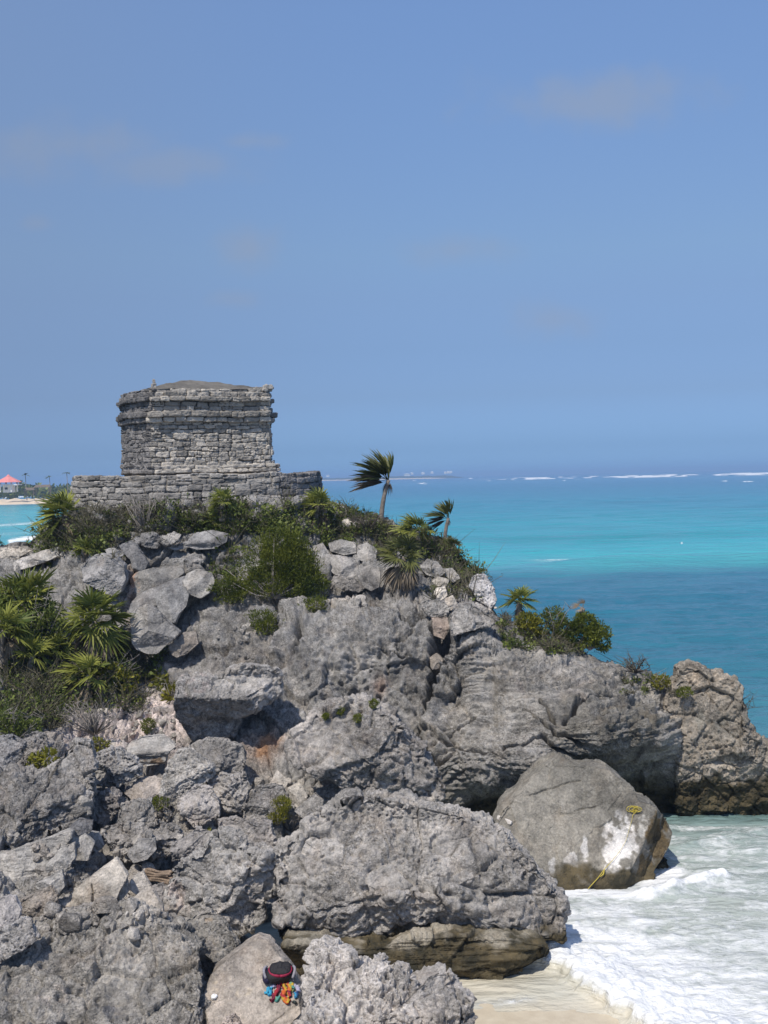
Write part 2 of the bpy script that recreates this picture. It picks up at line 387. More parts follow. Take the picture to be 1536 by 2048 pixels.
def build_cliff():
    us = np.concatenate([np.arange(-220, -20, 8), np.arange(-20, 1458.1, 2.1)])
    bot_u = [-220, 400, 640, 800, 940, 1100, 1300, 1458]; bot_v = [2140, 2140, 2080, 1960, 1850, 1760, 1730, 1720]
    vb = np.interp(us, bot_u, bot_v); vr = np.interp(us, RIDGE[:, 0], RIDGE[:, 1])
    nrow = 470
    t = np.linspace(0, 1, nrow)[:, None]
    Vv = vb[None] + (vr - vb)[None] * t; Uu = np.broadcast_to(us[None], Vv.shape)
    D = cliff_depth(Uu, Vv)
    front = P(Uu, Vv, D)
    # over the ridge and down behind
    nb = 26; top = front[-1]; back = []
    sl_ = (top[:, 2] - 9.0) / np.maximum(top[:, 1], 1)
    for k in range(1, nb + 1):
        q = top.copy(); dy = 0.12 * k + 0.012 * k * k; q[:, 1] += dy
        q[:, 0] += dy * top[:, 0] / top[:, 1] + np.where(us > 1000, -0.25 * dy, 0)
        q[:, 2] = np.maximum(top[:, 2] + dy * (sl_ - 0.22) - 0.02 * dy * dy, -1.5); back.append(q)
    G = np.concatenate([front, np.stack(back)]); nr = G.shape[0]; nc = len(us)
    V = G.reshape(-1, 3)
    idx = np.arange(nr * nc).reshape(nr, nc)
    Q = np.stack((idx[:-1, :-1], idx[:-1, 1:], idx[1:, 1:], idx[1:, :-1]), -1).reshape(-1, 4)
    N = vnormals(V, Q)
    u, v, _ = proj(V)
    p = V.astype(np.float32)
    wp = p + 0.35 * np.stack((noise(p * 0.9, 5), noise(p * 0.9, 6), noise(p * 0.9, 7)), 1)
    # where: stratified right wall, massive left wall, loose rubble elsewhere
    right = S(870, 960, u) * S(1200, 1260, v)
    mass = S(370, 430, u) * (1 - S(860, 900, u)) * S(1195, 1225, v) * (1 - S(1480, 1520, v))
    loose = np.clip(1 - right - mass, 0, 1)
    b1, e1 = blocks(wp * (0.95, 0.95, 1.2), 11); b2, e2 = blocks(wp * (2.6, 2.6, 3.2), 12)
    vd = V - CAM; vd = vd / np.linalg.norm(vd, axis=1)[:, None]; face = 0.15 + 0.85 * S(0.06, 0.34, np.abs((N * vd).sum(1)))
    d = -0.30 * loose * S(1150, 1230, v) * S(-100, 0, u) + face * loose * (0.26 * b1 - 0.22 * (1 - S(0.0, 0.12, e1)) + 0.10 * b2 - 0.07 * (1 - S(0.0, 0.14, e2)))
    d += right * (0.10 * b1) + mass * (0.20 * b1 - 0.08 * (1 - S(0, 0.10, e1)) + 0.05 * b2)
    d += 0.16 * fbm(p * 0.8, 3, 21)
    # strata: thin beds, softened by noise
    bed = fbm(p * (0.55, 0.55, 7.0), 3, 31); saw = (p[:, 2] * 3.4 + 1.4 * fbm(p * 0.7, 2, 33)) % 1.0
    band = S(1260, 1330, v) * (1 - 0.6 * S(1440, 1500, v))
    d += right * band * (0.13 * bed + 0.10 * (saw - 0.5) + 0.05 * fbm(p * (1.2, 1.2, 16.0), 2, 34)) + mass * 0.03 * bed
    # upright flutes on the massive wall
    F1_, F2_, hh_, _o = worley(wp * 4.2, 57); hole = ((hh_ & np.uint32(7)) < 3) * (1 - S(0.16, 0.30, F1_ / (0.6 + ((hh_ >> np.uint32(8)) & np.uint32(255)) / 255.0)))
    d -= 0.13 * hole * (1 - 0.6 * right) * face
    d += mass * 0.17 * ridged(p * (1.7, 1.7, 0.45), 3, 41) - mass * 0.12
    # karst roughness
    k1 = ridged(p * 3.1, 4, 51); f1 = worley(p * 5.5, 52)[0]; f2 = worley(p * 12.0, 53)[0]
    rough = 0.6 + 0.5 * S(-0.2, 0.3, noise(p * 0.5, 54)) - 0.15 * right
    d += rough * face * (0.055 * (k1 - 1) - 0.085 * (1 - S(0.05, 0.42, f1)) - 0.045 * (1 - S(0.05, 0.42, f2)) + 0.04 * fbm(p * 9, 3, 55))
    ju = u + 3.5 * noise(p * 4.0, 61) * 2; jv = v + 3.5 * noise(p * 4.0, 62) * 2
    for dep, line in CRACKS:
        d -= dep * (1 - S(0.55, 1.25, seg_dist(ju, jv, line)))
    edge = np.ones((nr, nc)); edge[nrow:] = np.linspace(0.9, 0.2, nb)[:, None]
    V = V + N * (d * edge.ravel())[:, None]
    # stone tints: pinkish fresh rubble, whiter outcrop, brown stains, tide stain; right wall also has painted shade
    tint = np.ones((len(V), 3)) * 0.96
    def patch(cu, cv, ru, rv, col, amt):
        w = np.clip(amt * np.exp(-(((u - cu) / ru) ** 2 + ((v - cv) / rv) ** 2) * 1.3) * (0.75 + 0.9 * noise(p * 2.5, 71)), 0, 1)[:, None]
        tint[:] = tint * (1 - w) + np.array(col) * w
    patch(300, 1425, 130, 75, (2.3, 2.06, 2.02), 1.6); patch(190, 1445, 90, 50, (1.9, 1.72, 1.68), 1.1)
    patch(180, 1800, 170, 90, (1.42, 1.36, 1.28), 1.0); patch(500, 1330, 60, 60, (1.15, 1.02, 0.88), 0.8)
    patch(525, 1485, 40, 22, (1.0, 0.62, 0.40), 1.4); patch(270, 1180, 25, 40, (1.1, 0.75, 0.58), 0.9)
    patch(760, 1370, 16, 20, (1.1, 0.80, 0.68), 1.2); patch(1042, 1365, 14, 22, (1.15, 0.88, 0.76), 1.2); patch(1170, 1375, 40, 30, (1.12, 0.95, 0.84), 0.9)
    patch(1090, 1400, 330, 170, (0.84, 0.82, 0.78), 1.3); patch(1230, 1470, 130, 80, (0.64, 0.61, 0.53), 1.1); patch(1240, 1580, 140, 80, (0.55, 0.56, 0.50), 1.0); patch(980, 1420, 120, 60, (1.12, 1.09, 1.03), 0.8)  # patches low on the right wall darken the stone partly for its shade
    patch(950, 1180, 50, 50, (1.35, 1.35, 1.4), 0.8); patch(700, 1200, 70, 16, (1.3, 1.2, 1.08), 0.9)
    z = V[:, 2]
    wet = (1 - S(0.55, 1.25, z + 0.5 * noise(p * 1.3, 72))) * S(560, 640, u)
    wet = np.maximum(wet, 0.7 * np.exp(-(((u - 1200) / 60) ** 2 + ((v - 1520) / 14) ** 2)))
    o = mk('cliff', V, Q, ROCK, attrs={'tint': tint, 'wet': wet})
    return tag(o, 'rugged grey limestone headland rising from the sea', None, None, 'structure')
CLIFF = build_cliff()
from mathutils.bvhtree import BVHTree
_cm = CLIFF.data; _n = len(_cm.vertices); _co = np.empty(_n * 3, np.float32); _cm.vertices.foreach_get('co', _co)
_pl = np.empty(len(_cm.polygons) * 4, np.int32); _cm.loops.foreach_get('vertex_index', _pl)
TREES = [BVHTree.FromPolygons(_co.reshape(-1, 3).tolist(), _pl.reshape(-1, 4).tolist())]
def hit(u, v):
    """first rock surface along the line of sight: point and depth"""
    d = Vector((fw + (u - CU) / F * RI + (CV - v) / F * UP).tolist()); L = d.length; best = None
    for t in TREES:
        r = t.ray_cast(Vector(CAM.tolist()), d / L)
        if r[0] is not None and (best is None or r[3] < best[1]): best = (r[0], r[3])
    if best is None:
        D = float(cliff_depth(u, v)[0]); return P(u, v, D), D
    return np.array(best[0]), best[1] / L

# ------------------------------------------------------------------ boulders
def crop(ox, oy, sc, *pts): return [(ox + x / sc, oy + y / sc) for x, y in pts]
c2 = lambda *p: crop(0, 1100, 2.56, *p)
c3 = lambda *p: crop(500, 980, 2.56, *p)
c4 = lambda *p: crop(936, 1100, 2.56, *p)
c5 = lambda *p: crop(0, 1448, 2.56, *p)
c6 = lambda *p: crop(400, 1448, 2.56, *p)
c7 = lambda *p: crop(936, 1448, 2.56, *p)
c8 = lambda *p: crop(180, 1060, 5.12, *p)
c9 = lambda *p: crop(0, 900, 3.84, *p)
def rock(label, pts, D=None, dD=0.0, T=None, k=3.6, lean=0.45, planes=(), rough=1.0, style='karst', tint=(1, 1, 1), seed=None,
         wet=None, spots=(), lvl=None, name='boulder', cat='boulder', group=None, nf=6, cracks=(), keep=False):
    pts = np.array(pts, float)
    seed = seed if seed is not None else int(pts.sum()) % 9973
    rg = np.random.default_rng(seed)
    x, y = pts[:, 0], pts[:, 1]; x2, y2 = np.roll(x, -1), np.roll(y, -1); cr_ = x * y2 - x2 * y; A = cr_.sum() / 2
    cu = ((x + x2) * cr_).sum() / (6 * A); cv = ((y + y2) * cr_).sum() / (6 * A)
    A = abs(A); w, h = np.ptp(x), np.ptp(y)
    if D is None: D = float(cliff_depth(cu, cv + 0.15 * h)[0]) - 0.22
    D += dD; m = D / F
    if T is None: T = 0.46 * math.sqrt(A) * m
    if lvl is None: lvl = 7 if A > 45000 else 6 if A > 5500 else 5 if A > 700 else 4
    # outline -> radius by angle
    th = np.linspace(-math.pi, math.pi, 1441)[:-1]; R = np.zeros(len(th)); dx, dy = np.cos(th), np.sin(th)
    for a, b in zip(pts, np.roll(pts, -1, 0)):
        ax, ay, bx, by = a[0] - cu, -(a[1] - cv), b[0] - cu, -(b[1] - cv); ex, ey = bx - ax, by - ay
        den = dx * ey - dy * ex; den = np.where(np.abs(den) < 1e-9, 1e-9, den)
        t = (ax * ey - ay * ex) / den; s = (ax * dy - ay * dx) / den
        R = np.maximum(R, np.where((t > 0) & (s >= -0.001) & (s <= 1.001), t, 0))
    ker = np.hanning(15); ker /= ker.sum(); R = np.convolve(np.concatenate([R[-7:], R, R[:7]]), ker, 'valid')
    d, Fc = ico(lvl)
    rho = np.hypot(d[:, 0], d[:, 1]); tt = np.arctan2(d[:, 1], d[:, 0])
    nn = (rho ** k + np.abs(d[:, 2]) ** k) ** (1 / k)
    r_ = rho / nn; zz = d[:, 2] / nn
    Rt = np.interp(tt, th, R, period=2 * math.pi) * m
    X = Rt * r_ * np.cos(tt); Y = Rt * r_ * np.sin(tt); Z = zz * T
    # front facets (they keep the outline)
    hw, hh = w * m / 2, h * m / 2
    pl = list(planes)
    for i in range(nf - len(pl) if nf > len(pl) else 0):
        a = rg.uniform(0, 2 * math.pi); s_ = rg.uniform(0.3, 1.05)
        pl.append((math.cos(a) * s_, math.sin(a) * s_, 1.0, rg.uniform(0.5, 0.8)))
    for nx, ny, nz, off in pl:
        zl = (off - nx * X / hw - ny * Y / hh) / nz * T
        Z = np.where(Z > 0, np.minimum(Z, np.maximum(zl, 0.04 * T)), Z)
    Z = Z - lean * Y
    c0 = P(cu, cv, D); ray = c0 - CAM; ray /= np.linalg.norm(ray)
    V = c0 + X[:, None] * RI + Y[:, None] * UP - Z[:, None] * fw
    N = vnormals(V, Fc)
    p = V.astype(np.float32); sz = min(1.0, math.sqrt(A) * m / 2.2); so_ = rg.uniform(0, 40, 3).astype(np.float32); q = p + so_
    if style == 'karst':
        dd = 0.10 * sz * fbm(q * 1.3, 3, 1) + 0.055 * (ridged(q * 2.6, 4, 2) - 1.2) * (0.5 + 0.5 * sz)
        w1 = worley(q * 5.0 + 0.3 * noise(q * 4, 8)[:, None], 3)[0]; w2 = worley(q * 11.0, 4)[0]; w3 = worley(q * 21.0, 9)[0]
        pz = 0.45 + 0.75 * S(-0.15, 0.3, noise(q * 0.9, 5))
        dd -= pz * (0.085 * sz * (1 - S(0.05, 0.45, w1)) + 0.048 * (1 - S(0.05, 0.45, w2)) + 0.022 * (1 - S(0.0, 0.5, w3))) - 0.03 * fbm(q * 8, 4, 6)
        b1, e1 = blocks(q * (1.5, 1.5, 1.9), 13); dd += 0.11 * sz * b1 - 0.06 * sz * (1 - S(0.0, 0.10, e1))
        F1_, F2_, hh_, _o = worley(q * 5.5 + 0.3 * noise(q * 5, 18)[:, None], 14); dd -= 0.10 * sz * ((hh_ & np.uint32(7)) < 3) * (1 - S(0.14, 0.28, F1_ / (0.6 + ((hh_ >> np.uint32(8)) & np.uint32(255)) / 255.0)))
        dd -= 0.045 * (1 - S(0.0, 0.36, worley(q * (8.0, 8.0, 8.0) + 0.5 * noise(q * 7, 19)[:, None], 15)[0])) * pz
        dd *= rough
    else:
        b1, e1 = blocks(q * 1.5, 3)
        dd = 0.06 * sz * fbm(q * 1.2, 3, 1) + rough * (0.05 * sz * b1 + 0.016 * (ridged(q * 4, 4, 2) - 1) - 0.018 * (1 - S(0.05, 0.4, worley(q * 13, 4)[0])) * S(-0.05, 0.3, noise(q * 1.6, 5)) + 0.014 * fbm(q * 9, 4, 6))
        if style == 'strata': dd += 0.05 * rough * fbm(q * (0.6, 0.6, 9), 3, 7)
    u, v, _ = proj(V)
    for dep, line in cracks:
        dd -= dep * (1 - S(0.5, 1.2, seg_dist(u + 3 * noise(q * 4, 61), v + 3 * noise(q * 4, 62), line)))
    V = V + N * dd[:, None]
    tn = np.ones((len(V), 3)) * np.array(tint)
    for cu_, cv_, ru, rv, col, amt in spots:
        w_ = np.exp(-(((u - cu_) / ru) ** 2 + ((v - cv_) / rv) ** 2) * 1.2); w_ = np.clip(S(0.30, 0.62, 0.45 * amt * w_ + np.minimum(w_ * 3, 1) * (0.45 * noise(q * 3, 71) + 0.55 * noise(q * (7, 7, 1.5), 73) + 0.30 * noise(q * 14, 74))) * min(1, amt), 0, 1)[:, None]
        tn = tn * (1 - w_) + np.array(col) * w_
    wt = np.zeros(len(V))
    if wet is not None: wt = np.clip(1 - S(wet - 0.12, wet + 0.12, V[:, 2] + 0.35 * noise(q * 1.8, 72) + 0.12 * noise(q * 7, 75)), 0, 1)
    base = V[np.argmin(V[:, 2])].copy(); base[:2] = c0[:2]
    o = mk(name, V, Fc, ROCK, attrs={'tint': tn * rg.uniform(0.96, 1.16), 'wet': wt, 'smo': np.full(len(V), 0.0 if style == 'karst' else 0.8)}, loc=base)
    tag(o, label, cat, group)
    if keep or A > 9000:
        l2 = min(lvl, 5) 
        TREES.append(BVHTree.FromPolygons(V.tolist(), Fc.tolist()) if lvl <= 6 else BVHTree.FromPolygons(V.tolist(), Fc.tolist()))
    return o
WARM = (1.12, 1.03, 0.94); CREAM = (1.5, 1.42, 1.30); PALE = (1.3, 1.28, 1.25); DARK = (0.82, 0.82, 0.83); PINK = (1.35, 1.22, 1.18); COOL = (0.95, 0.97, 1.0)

# -- the great shore boulders
rock('huge pitted grey boulder overhanging the undercut ledge at the surf', c6((395,780),(345,660),(420,610),(530,540),(560,500),(640,460),(750,390),(900,400),(1100,440),(1300,470),(1400,510),(1480,520),(1580,560),(1620,620),(1715,690),(1765,780),(1825,850),(1860,940),(1865,1060),(1850,1095),(1735,1085),(1620,1045),(1560,1090),(1450,1060),(1280,1085),(1100,1095),(900,1085),(750,1060),(640,1100),(540,1105),(425,1085),(400,950)),
     D=22.6, T=1.25, k=3.2, lean=0.30, nf=0, planes=((0.10,0.85,1,0.70),(-0.6,0.2,1,0.82),(0.7,-0.05,1,0.82),(0.0,-0.8,1,0.74)), rough=1.0, tint=(1.09,1.065,1.04), wet=0.55,
     spots=((760,1690,160,50,(1.3,1.27,1.24),0.8),(560,1720,60,60,(1.25,1.22,1.2),0.6)))
rock('undercut ochre ledge of wave worn rock beneath the huge overhanging boulder', c6((430,1085),(650,1080),(850,1100),(1100,1060),(1330,1050),(1560,1060),(1735,1085),(1800,1165),(1740,1180),(1660,1190),(1610,1230),(1580,1330),(1570,1380),(1640,1420),(1600,1440),(1400,1460),(1200,1440),(1000,1420),(800,1400),(560,1380),(410,1300)),
     D=21.9, T=1.0, k=4.0, lean=-0.2, nf=0, planes=((0.05,-1.0,1,0.45),(0.0,0.5,1,0.75),(0.8,-0.3,1,0.9),(-0.6,-0.2,1,0.75)), rough=1.8, style='strata', tint=(0.98,0.92,0.78), wet=0.66, name='rock_ledge', cat='rock ledge',
     spots=((1000,1900,120,26,(1.35,1.28,1.12),0.7),))
rock('smooth tawny boulder standing in the surf with white streaks and a yellow rope', c7((130,510),(180,430),(260,370),(340,300),(420,230),(490,190),(560,230),(660,235),(730,250),(850,330),(870,380),(940,400),(1000,460),(1045,550),(1020,610),(985,660),(930,720),(905,850),(700,860),(560,850),(400,800),(380,740),(300,660),(210,560)),
     D=27.0, T=1.15, k=4.5, lean=0.5, nf=0, planes=((-0.12,0.2,1,0.45),(2.2,-0.9,1,1.84),(0.0,-0.9,1,1.12)), rough=0.6, style='smooth', tint=(0.66,0.64,0.58), wet=0.34,
     spots=((1242,1690,36,56,(1.75,1.75,1.75),2.3),(1222,1722,22,30,(1.7,1.7,1.7),1.9),(1140,1730,14,32,(1.35,1.35,1.35),1.9),(1172,1700,10,34,(1.4,1.4,1.4),1.9),(1105,1738,10,20,(1.2,1.2,1.2),1.7),(1285,1655,16,26,(1.4,1.4,1.35),1.7),(1316,1680,26,46,(0.42,0.33,0.20),2.6),(1290,1738,26,30,(0.42,0.33,0.20),2.4)),
     cracks=((0.05,[(1060,1590,1.6),(1100,1576,1.8),(1160,1560,1.8)]),(0.05,[(1150,1622,1.6),(1190,1612,1.8)])))
rock('spiky foam battered rock fragment on the seaward foot of the tawny boulder', c7((930,760),(940,690),(985,665),(1020,700),(1050,760),(1075,800),(1020,830),(930,830)), D=27.2, T=0.4, rough=0.8, tint=(0.85,0.82,0.78), wet=0.3, name='rock')
rock('big pitted boulder with moss tufts on top leaning against the cliff', c3((215,1300),(225,1250),(290,1200),(330,1140),(400,1110),(470,1085),(560,1055),(620,1075),(680,1110),(750,1150),(800,1195),(850,1250),(900,1310),(910,1370),(940,1430),(1000,1500),(990,1560),(900,1590),(750,1590),(600,1560),(500,1510),(400,1470),(300,1420),(230,1370)),
     D=27.9, T=1.15, k=3.6, lean=0.35, nf=0, planes=((-0.3,0.35,1,0.74),(0.75,-0.2,1,0.80),(0.1,-0.8,1,0.72)), rough=1.15, tint=(1.16,1.12,1.09),
     cracks=((0.3,[(800,1455,3),(830,1468,3),(846,1490,4)]),))
rock('long slanting boulder with a bright top and dark overhanging front', c2((915,670),(930,645),(1000,640),(1080,655),(1150,620),(1330,590),(1425,600),(1445,650),(1430,740),(1320,830),(1230,870),(1200,965),(1080,985),(990,1000),(935,920),(900,800)),
     D=29.6, T=1.1, k=4.0, lean=-0.15, nf=0, planes=((0.1,0.85,0.8,0.62),(0.1,-0.75,1,0.45),(0.9,-0.1,1,0.9)), rough=0.7, tint=(1.12,1.10,1.09), spots=((390,1370,30,40,PINK,1.0),(430,1450,60,40,(0.7,0.7,0.72),0.9)))  # grey spot low on the front adds the overhang's shade to the tint
rock('rough white flecked boulder beside the dark gap left of the huge boulder', c5((855,860),(870,750),(950,690),(1030,640),(1080,590),(1200,560),(1290,640),(1380,660),(1470,730),(1490,790),(1440,870),(1350,900),(1360,980),(1290,1040),(1190,1085),(1100,1065),(1000,1010),(900,995),(860,930)),
     D=22.6, T=0.75, k=2.9, lean=0.3, rough=1.25, tint=(1.28,1.26,1.24), spots=((360,1790,26,50,PINK,1.2),))
rock('broad weathered slab covering the lower left corner', c5((-60,1260),(100,1150),(250,1100),(470,1050),(560,1040),(700,1055),(830,1115),(1000,1200),(1050,1300),(1040,1400),(1060,1440),(1010,1620),(-60,1640)),
     D=19.2, T=0.9, k=3.4, lean=1.0, nf=0, planes=((0.05,0.55,1,0.66),(0.5,0.1,1,0.86),(-0.3,-0.5,1,0.86)), rough=1.1, tint=(1.14,1.11,1.06), spots=((100,2000,90,26,(1.45,1.34,1.26),0.8),(260,2010,70,30,(0.9,0.92,0.98),0.9)))
rock('smooth low boulder carrying the backpack and clothes', c5((1035,1370),(1080,1290),(1200,1210),(1300,1155),(1360,1170),(1440,1240),(1500,1290),(1545,1360),(1560,1430),(1480,1500),(1380,1580),(1130,1600),(1070,1480)),
     D=19.5, T=0.65, k=3.0, lean=0.85, nf=0, planes=((0.0,0.45,1,0.62),(0.35,-0.2,1,0.86)), rough=0.55, style='smooth', tint=WARM, spots=((470,1975,40,20,(1.6,1.42,1.15),0.9),), keep=True)
rock('jagged pinnacled karst rock in the foreground right of the backpack', c6((420,1640),(440,1540),(500,1460),(520,1370),(560,1290),(590,1200),(680,1190),(760,1220),(800,1262),(860,1277),(930,1245),(960,1262),(990,1292),(1060,1268),(1100,1312),(1120,1390),(1170,1402),(1220,1312),(1280,1307),(1330,1380),(1370,1402),(1390,1420),(1388,1480),(1400,1640)),
     D=18.3, T=0.75, k=2.6, lean=0.7, nf=4, rough=1.5, tint=(1.24,1.21,1.2), keep=True)
rock('rounded boulder below the dark gap above the weathered slab', c5((800,1100),(880,1040),(1000,990),(1070,980),(1150,1040),(1220,1130),(1232,1180),(1170,1240),(1070,1300),(980,1290),(880,1190)), D=20.9, T=0.5, lean=0.4, rough=0.8, tint=(1.05,1.02,0.97), spots=((420,1840,14,10,(1.5,1.25,1.0),1.0),))
rock('massive craggy rock shelf at the left edge', c2((-60,1150),(0,1150),(90,1140),(150,1170),(270,1110),(330,1020),(420,1010),(450,1080),(470,1200),(475,1300),(440,1380),(300,1440),(150,1510),(0,1545),(-60,1550)),
     D=25.0, T=1.1, k=3.0, lean=0.65, nf=4, rough=1.2, tint=(1.06,1.04,1.03), spots=((40,1660,60,30,(1.25,1.2,1.13),0.8),))
rock('rock outcrop with a broken top jutting into the sea at the far right', c4((1030,700),(1060,650),(1070,597),(1110,585),(1140,578),(1200,602),(1260,632),(1300,622),(1350,625),(1380,690),(1370,750),(1385,820),(1402,890),(1445,895),(1500,955),(1580,1010),(1700,1120),(1760,1300),(1740,1420),(1500,1420),(1280,1420),(1160,1395),(1060,1345),(1010,1100),(1000,850)),
     D=31.6, T=1.3, k=3.0, lean=0.1, nf=0, planes=((-0.3,0.25,1,0.8),(0.4,0.0,1,0.8),(0.0,-0.75,1,0.62)), rough=0.95, tint=(0.88,0.81,0.71), wet=1.0, name='rock_outcrop', cat='rock outcrop',
     spots=((1400,1370,50,40,(1.5,1.32,1.1),1.0),(1440,1450,60,40,(0.8,0.78,0.7),0.9)))
# -- rubble slope, left and centre (built top to bottom)
R_ = 'grey boulders on the slope'
rock('low slanting slab left of the palms under the platform', c9((100,850),(300,780),(430,750),(490,770),(480,810),(330,870),(200,910),(110,930)), style='smooth', tint=PALE)
rock('flat pale bedrock slab at the left edge above the palms', c9((-30,750),(200,735),(250,770),(140,840),(0,880),(-30,880)), tint=CREAM, rough=0.7)
rock('blunt round grey boulder above the fan palms', c2((412,95),(450,40),(520,18),(600,30),(640,75),(650,150),(625,215),(590,240),(520,210),(440,165)), style='smooth', tint=(0.95,0.95,0.97), lean=0.25, dD=-0.3, keep=True)
rock('tall dark leaning rock right of the blunt round boulder', c8((290,160),(400,105),(470,150),(540,250),(605,340),(590,400),(540,435),(460,405),(430,310),(330,230)), style='smooth', tint=(0.72,0.73,0.76), lean=0.3, dD=0.0)
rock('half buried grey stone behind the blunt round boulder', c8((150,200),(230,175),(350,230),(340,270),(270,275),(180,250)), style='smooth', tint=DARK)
rock('humped grey rock at the edge of the scrub', c8((440,95),(520,30),(680,30),(740,100),(700,190),(580,175),(480,145)), tint=(0.95,0.95,0.97))
rock('small rounded rock perched on the edge of the scrub', c8((690,130),(740,50),(860,18),(930,50),(880,135),(790,162)), tint=PALE, dD=-0.2)
rock('long ridge of grey rock above the dark hollow', c8((790,185),(900,150),(1000,100),(1080,30),(1240,8),(1410,40),(1400,120),(1280,190),(1100,200),(1020,175),(900,210)), style='smooth', tint=(0.9,0.91,0.94), rough=0.8)
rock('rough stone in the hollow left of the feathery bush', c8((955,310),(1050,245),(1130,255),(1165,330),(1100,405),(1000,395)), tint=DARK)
rock('broad dull block between the dark cleft and the ridge slab', c8((410,500),(470,440),(620,390),(800,380),(930,390),(960,440),(860,520),(740,590),(600,640),(500,690),(440,600)), tint=(0.95,0.94,0.92), rough=0.8, style='smooth', spots=((268,1172,14,30,(1.3,0.9,0.7),1.2),))
rock('smooth backed ridge slab running up to the right', c8((410,830),(430,740),(560,620),(720,570),(860,500),(960,480),(990,560),(960,700),(800,760),(560,780),(430,850)), style='smooth', rough=0.7, tint=(0.98,0.98,1.0), dD=-0.15)
rock('tilted block with a shaded diagonal face', c8((660,690),(730,610),(850,545),(960,590),(1010,660),(990,780),(930,850),(900,950),(840,930),(720,840)), style='smooth', rough=0.6, tint=(0.92,0.93,0.95), dD=-0.35, nf=3)
rock('pale smooth boulder half under the feathery bush', c8((940,520),(990,450),(1100,405),(1240,440),(1280,520),(1230,640),(1140,695),(1040,660),(990,600)), style='smooth', rough=0.6, tint=PALE, dD=-0.3)
rock('cleft faced boulder hanging over a black hole', c8((415,870),(480,800),(570,762),(660,790),(740,870),(870,1000),(920,1050),(880,1110),(780,1180),(700,1262),(600,1265),(480,1215),(430,1130)), style='smooth', rough=0.8, tint=(0.98,0.97,0.96), dD=-0.65, lean=0.2, nf=0, planes=((-0.75,0.2,1,0.66),(0.5,0.35,1,0.62),(0.1,-0.85,1,0.6)))
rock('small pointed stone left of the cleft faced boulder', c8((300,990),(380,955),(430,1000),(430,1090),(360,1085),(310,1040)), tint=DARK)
rock('smooth ledge of rock right of the black hole', c8((810,1200),(860,1120),(960,1050),(1080,1040),(1110,1160),(1000,1260),(900,1300),(850,1270)), style='smooth', tint=WARM)
rock('squared stone on the upper slope right of the feathery bush', c3((400,272),(460,255),(540,270),(545,322),(480,333),(410,312)), style='smooth', rough=0.6, tint=PALE)
rock('round stone crowning the blocks below the tall windblown palm', c3((515,195),(535,165),(600,158),(640,195),(652,245),(620,275),(560,245),(520,225)), tint=PALE, style='smooth', dD=-0.1, keep=True)
rock('small white stone left of the round crowning stone', c3((468,165),(490,145),(520,160),(515,190),(480,190)), tint=CREAM, style='smooth')
rock('upright block with a rounded shoulder on the upper slope', c3((550,285),(600,268),(650,305),(645,355),(600,375),(545,350)), style='smooth', rough=0.6, tint=PALE)
rock('narrow stone touching the feathery bush on its right', c3((325,285),(370,268),(412,330),(400,365),(350,345),(318,315)), style='smooth', rough=0.6, tint=PALE)
rock('broad cracked block in the middle of the upper slope', c3((390,335),(480,338),(540,352),(562,420),(525,460),(430,430),(385,380)), style='smooth', rough=0.8, tint=(1.2,1.18,1.17))
rock('rounded block above the shaded hollow under the palm thatch', c3((555,385),(620,385),(668,420),(662,495),(620,515),(580,495),(548,440)), style='smooth', rough=0.8, tint=(1.15,1.12,1.1), dD=-0.2)
rock('flat rubble block below the broad cracked block', c3((430,440),(530,450),(590,500),(560,525),(460,505),(410,480)), rough=0.8, tint=(1.2,1.15,1.1))
rock('angular light stone right of the palm thatch', c3((868,392),(910,353),(962,370),(1003,420),(960,452),(900,432)), style='smooth', tint=PALE, dD=-0.1)
rock('slanting light stone next to the angular one', c3((988,402),(1038,398),(1078,452),(1040,474),(1000,440)), style='smooth', tint=PALE)
rock('small whitish stone above the cleft', c3((928,462),(960,444),(1022,460),(1006,492),(950,492)), style='smooth', tint=CREAM)
rock('upright pale stone directly above the cleft cap', c3((950,505),(1000,488),(1012,540),(975,565),(940,532)), style='smooth', tint=CREAM)
rock('stubby stone at the seaward end of the upper slope', c3((1000,560),(1040,540),(1060,580),(1030,615),(990,600)), style='smooth', tint=CREAM)
rock('white weathered crag at the skyline edge over the sea', c3((1140,440),(1200,440),(1240,480),(1262,560),(1225,600),(1160,560),(1125,490)), tint=(1.35,1.36,1.42), rough=1.1)
rock('cap rock bridging the top of the cleft', c3((868,580),(920,558),(1000,570),(1024,608),(1000,640),(930,648),(888,622)), tint=(1.05,1.03,1.0), dD=-0.25)
rock('bulging brow of rock right of the cleft', c3((1024,650),(1060,590),(1120,578),(1200,618),(1266,662),(1240,692),(1130,714),(1028,742)), tint=(1.1,1.08,1.06), dD=-0.1, lean=0.7)
rock('brown wedge of stone jammed in the cleft', c3((932,655),(1012,655),(1022,700),(992,762),(938,742)), style='smooth', tint=(0.95,0.82,0.74), D=31.9)
rock('chockstone stuck halfway down the cleft', c3((922,862),(960,836),(988,870),(975,914),(928,914)), style='smooth', tint=(1.0,0.9,0.8), D=31.2, T=0.25)
rock('flat topped block with layered brown underside', c2((640,1000),(720,958),(830,953),(905,1000),(860,1045),(850,1085),(760,1098),(690,1062)), tint=PALE, style='strata', dD=-0.3, nf=0, planes=((0.0,0.8,1,0.6),(0.1,-0.7,1,0.7)), spots=((310,1520,40,12,(0.9,0.68,0.5),1.1),))
rock('triangular light grey boulder with a shaded lower edge', c2((865,1085),(900,1030),(960,1025),(1095,1110),(1098,1165),(1040,1195),(960,1235),(900,1290),(845,1295),(825,1240),(840,1150)), tint=(1.15,1.13,1.1), dD=-0.6, nf=0, rough=0.8, planes=((-0.2,0.35,1,0.6),(0.5,-0.9,1,0.72)))
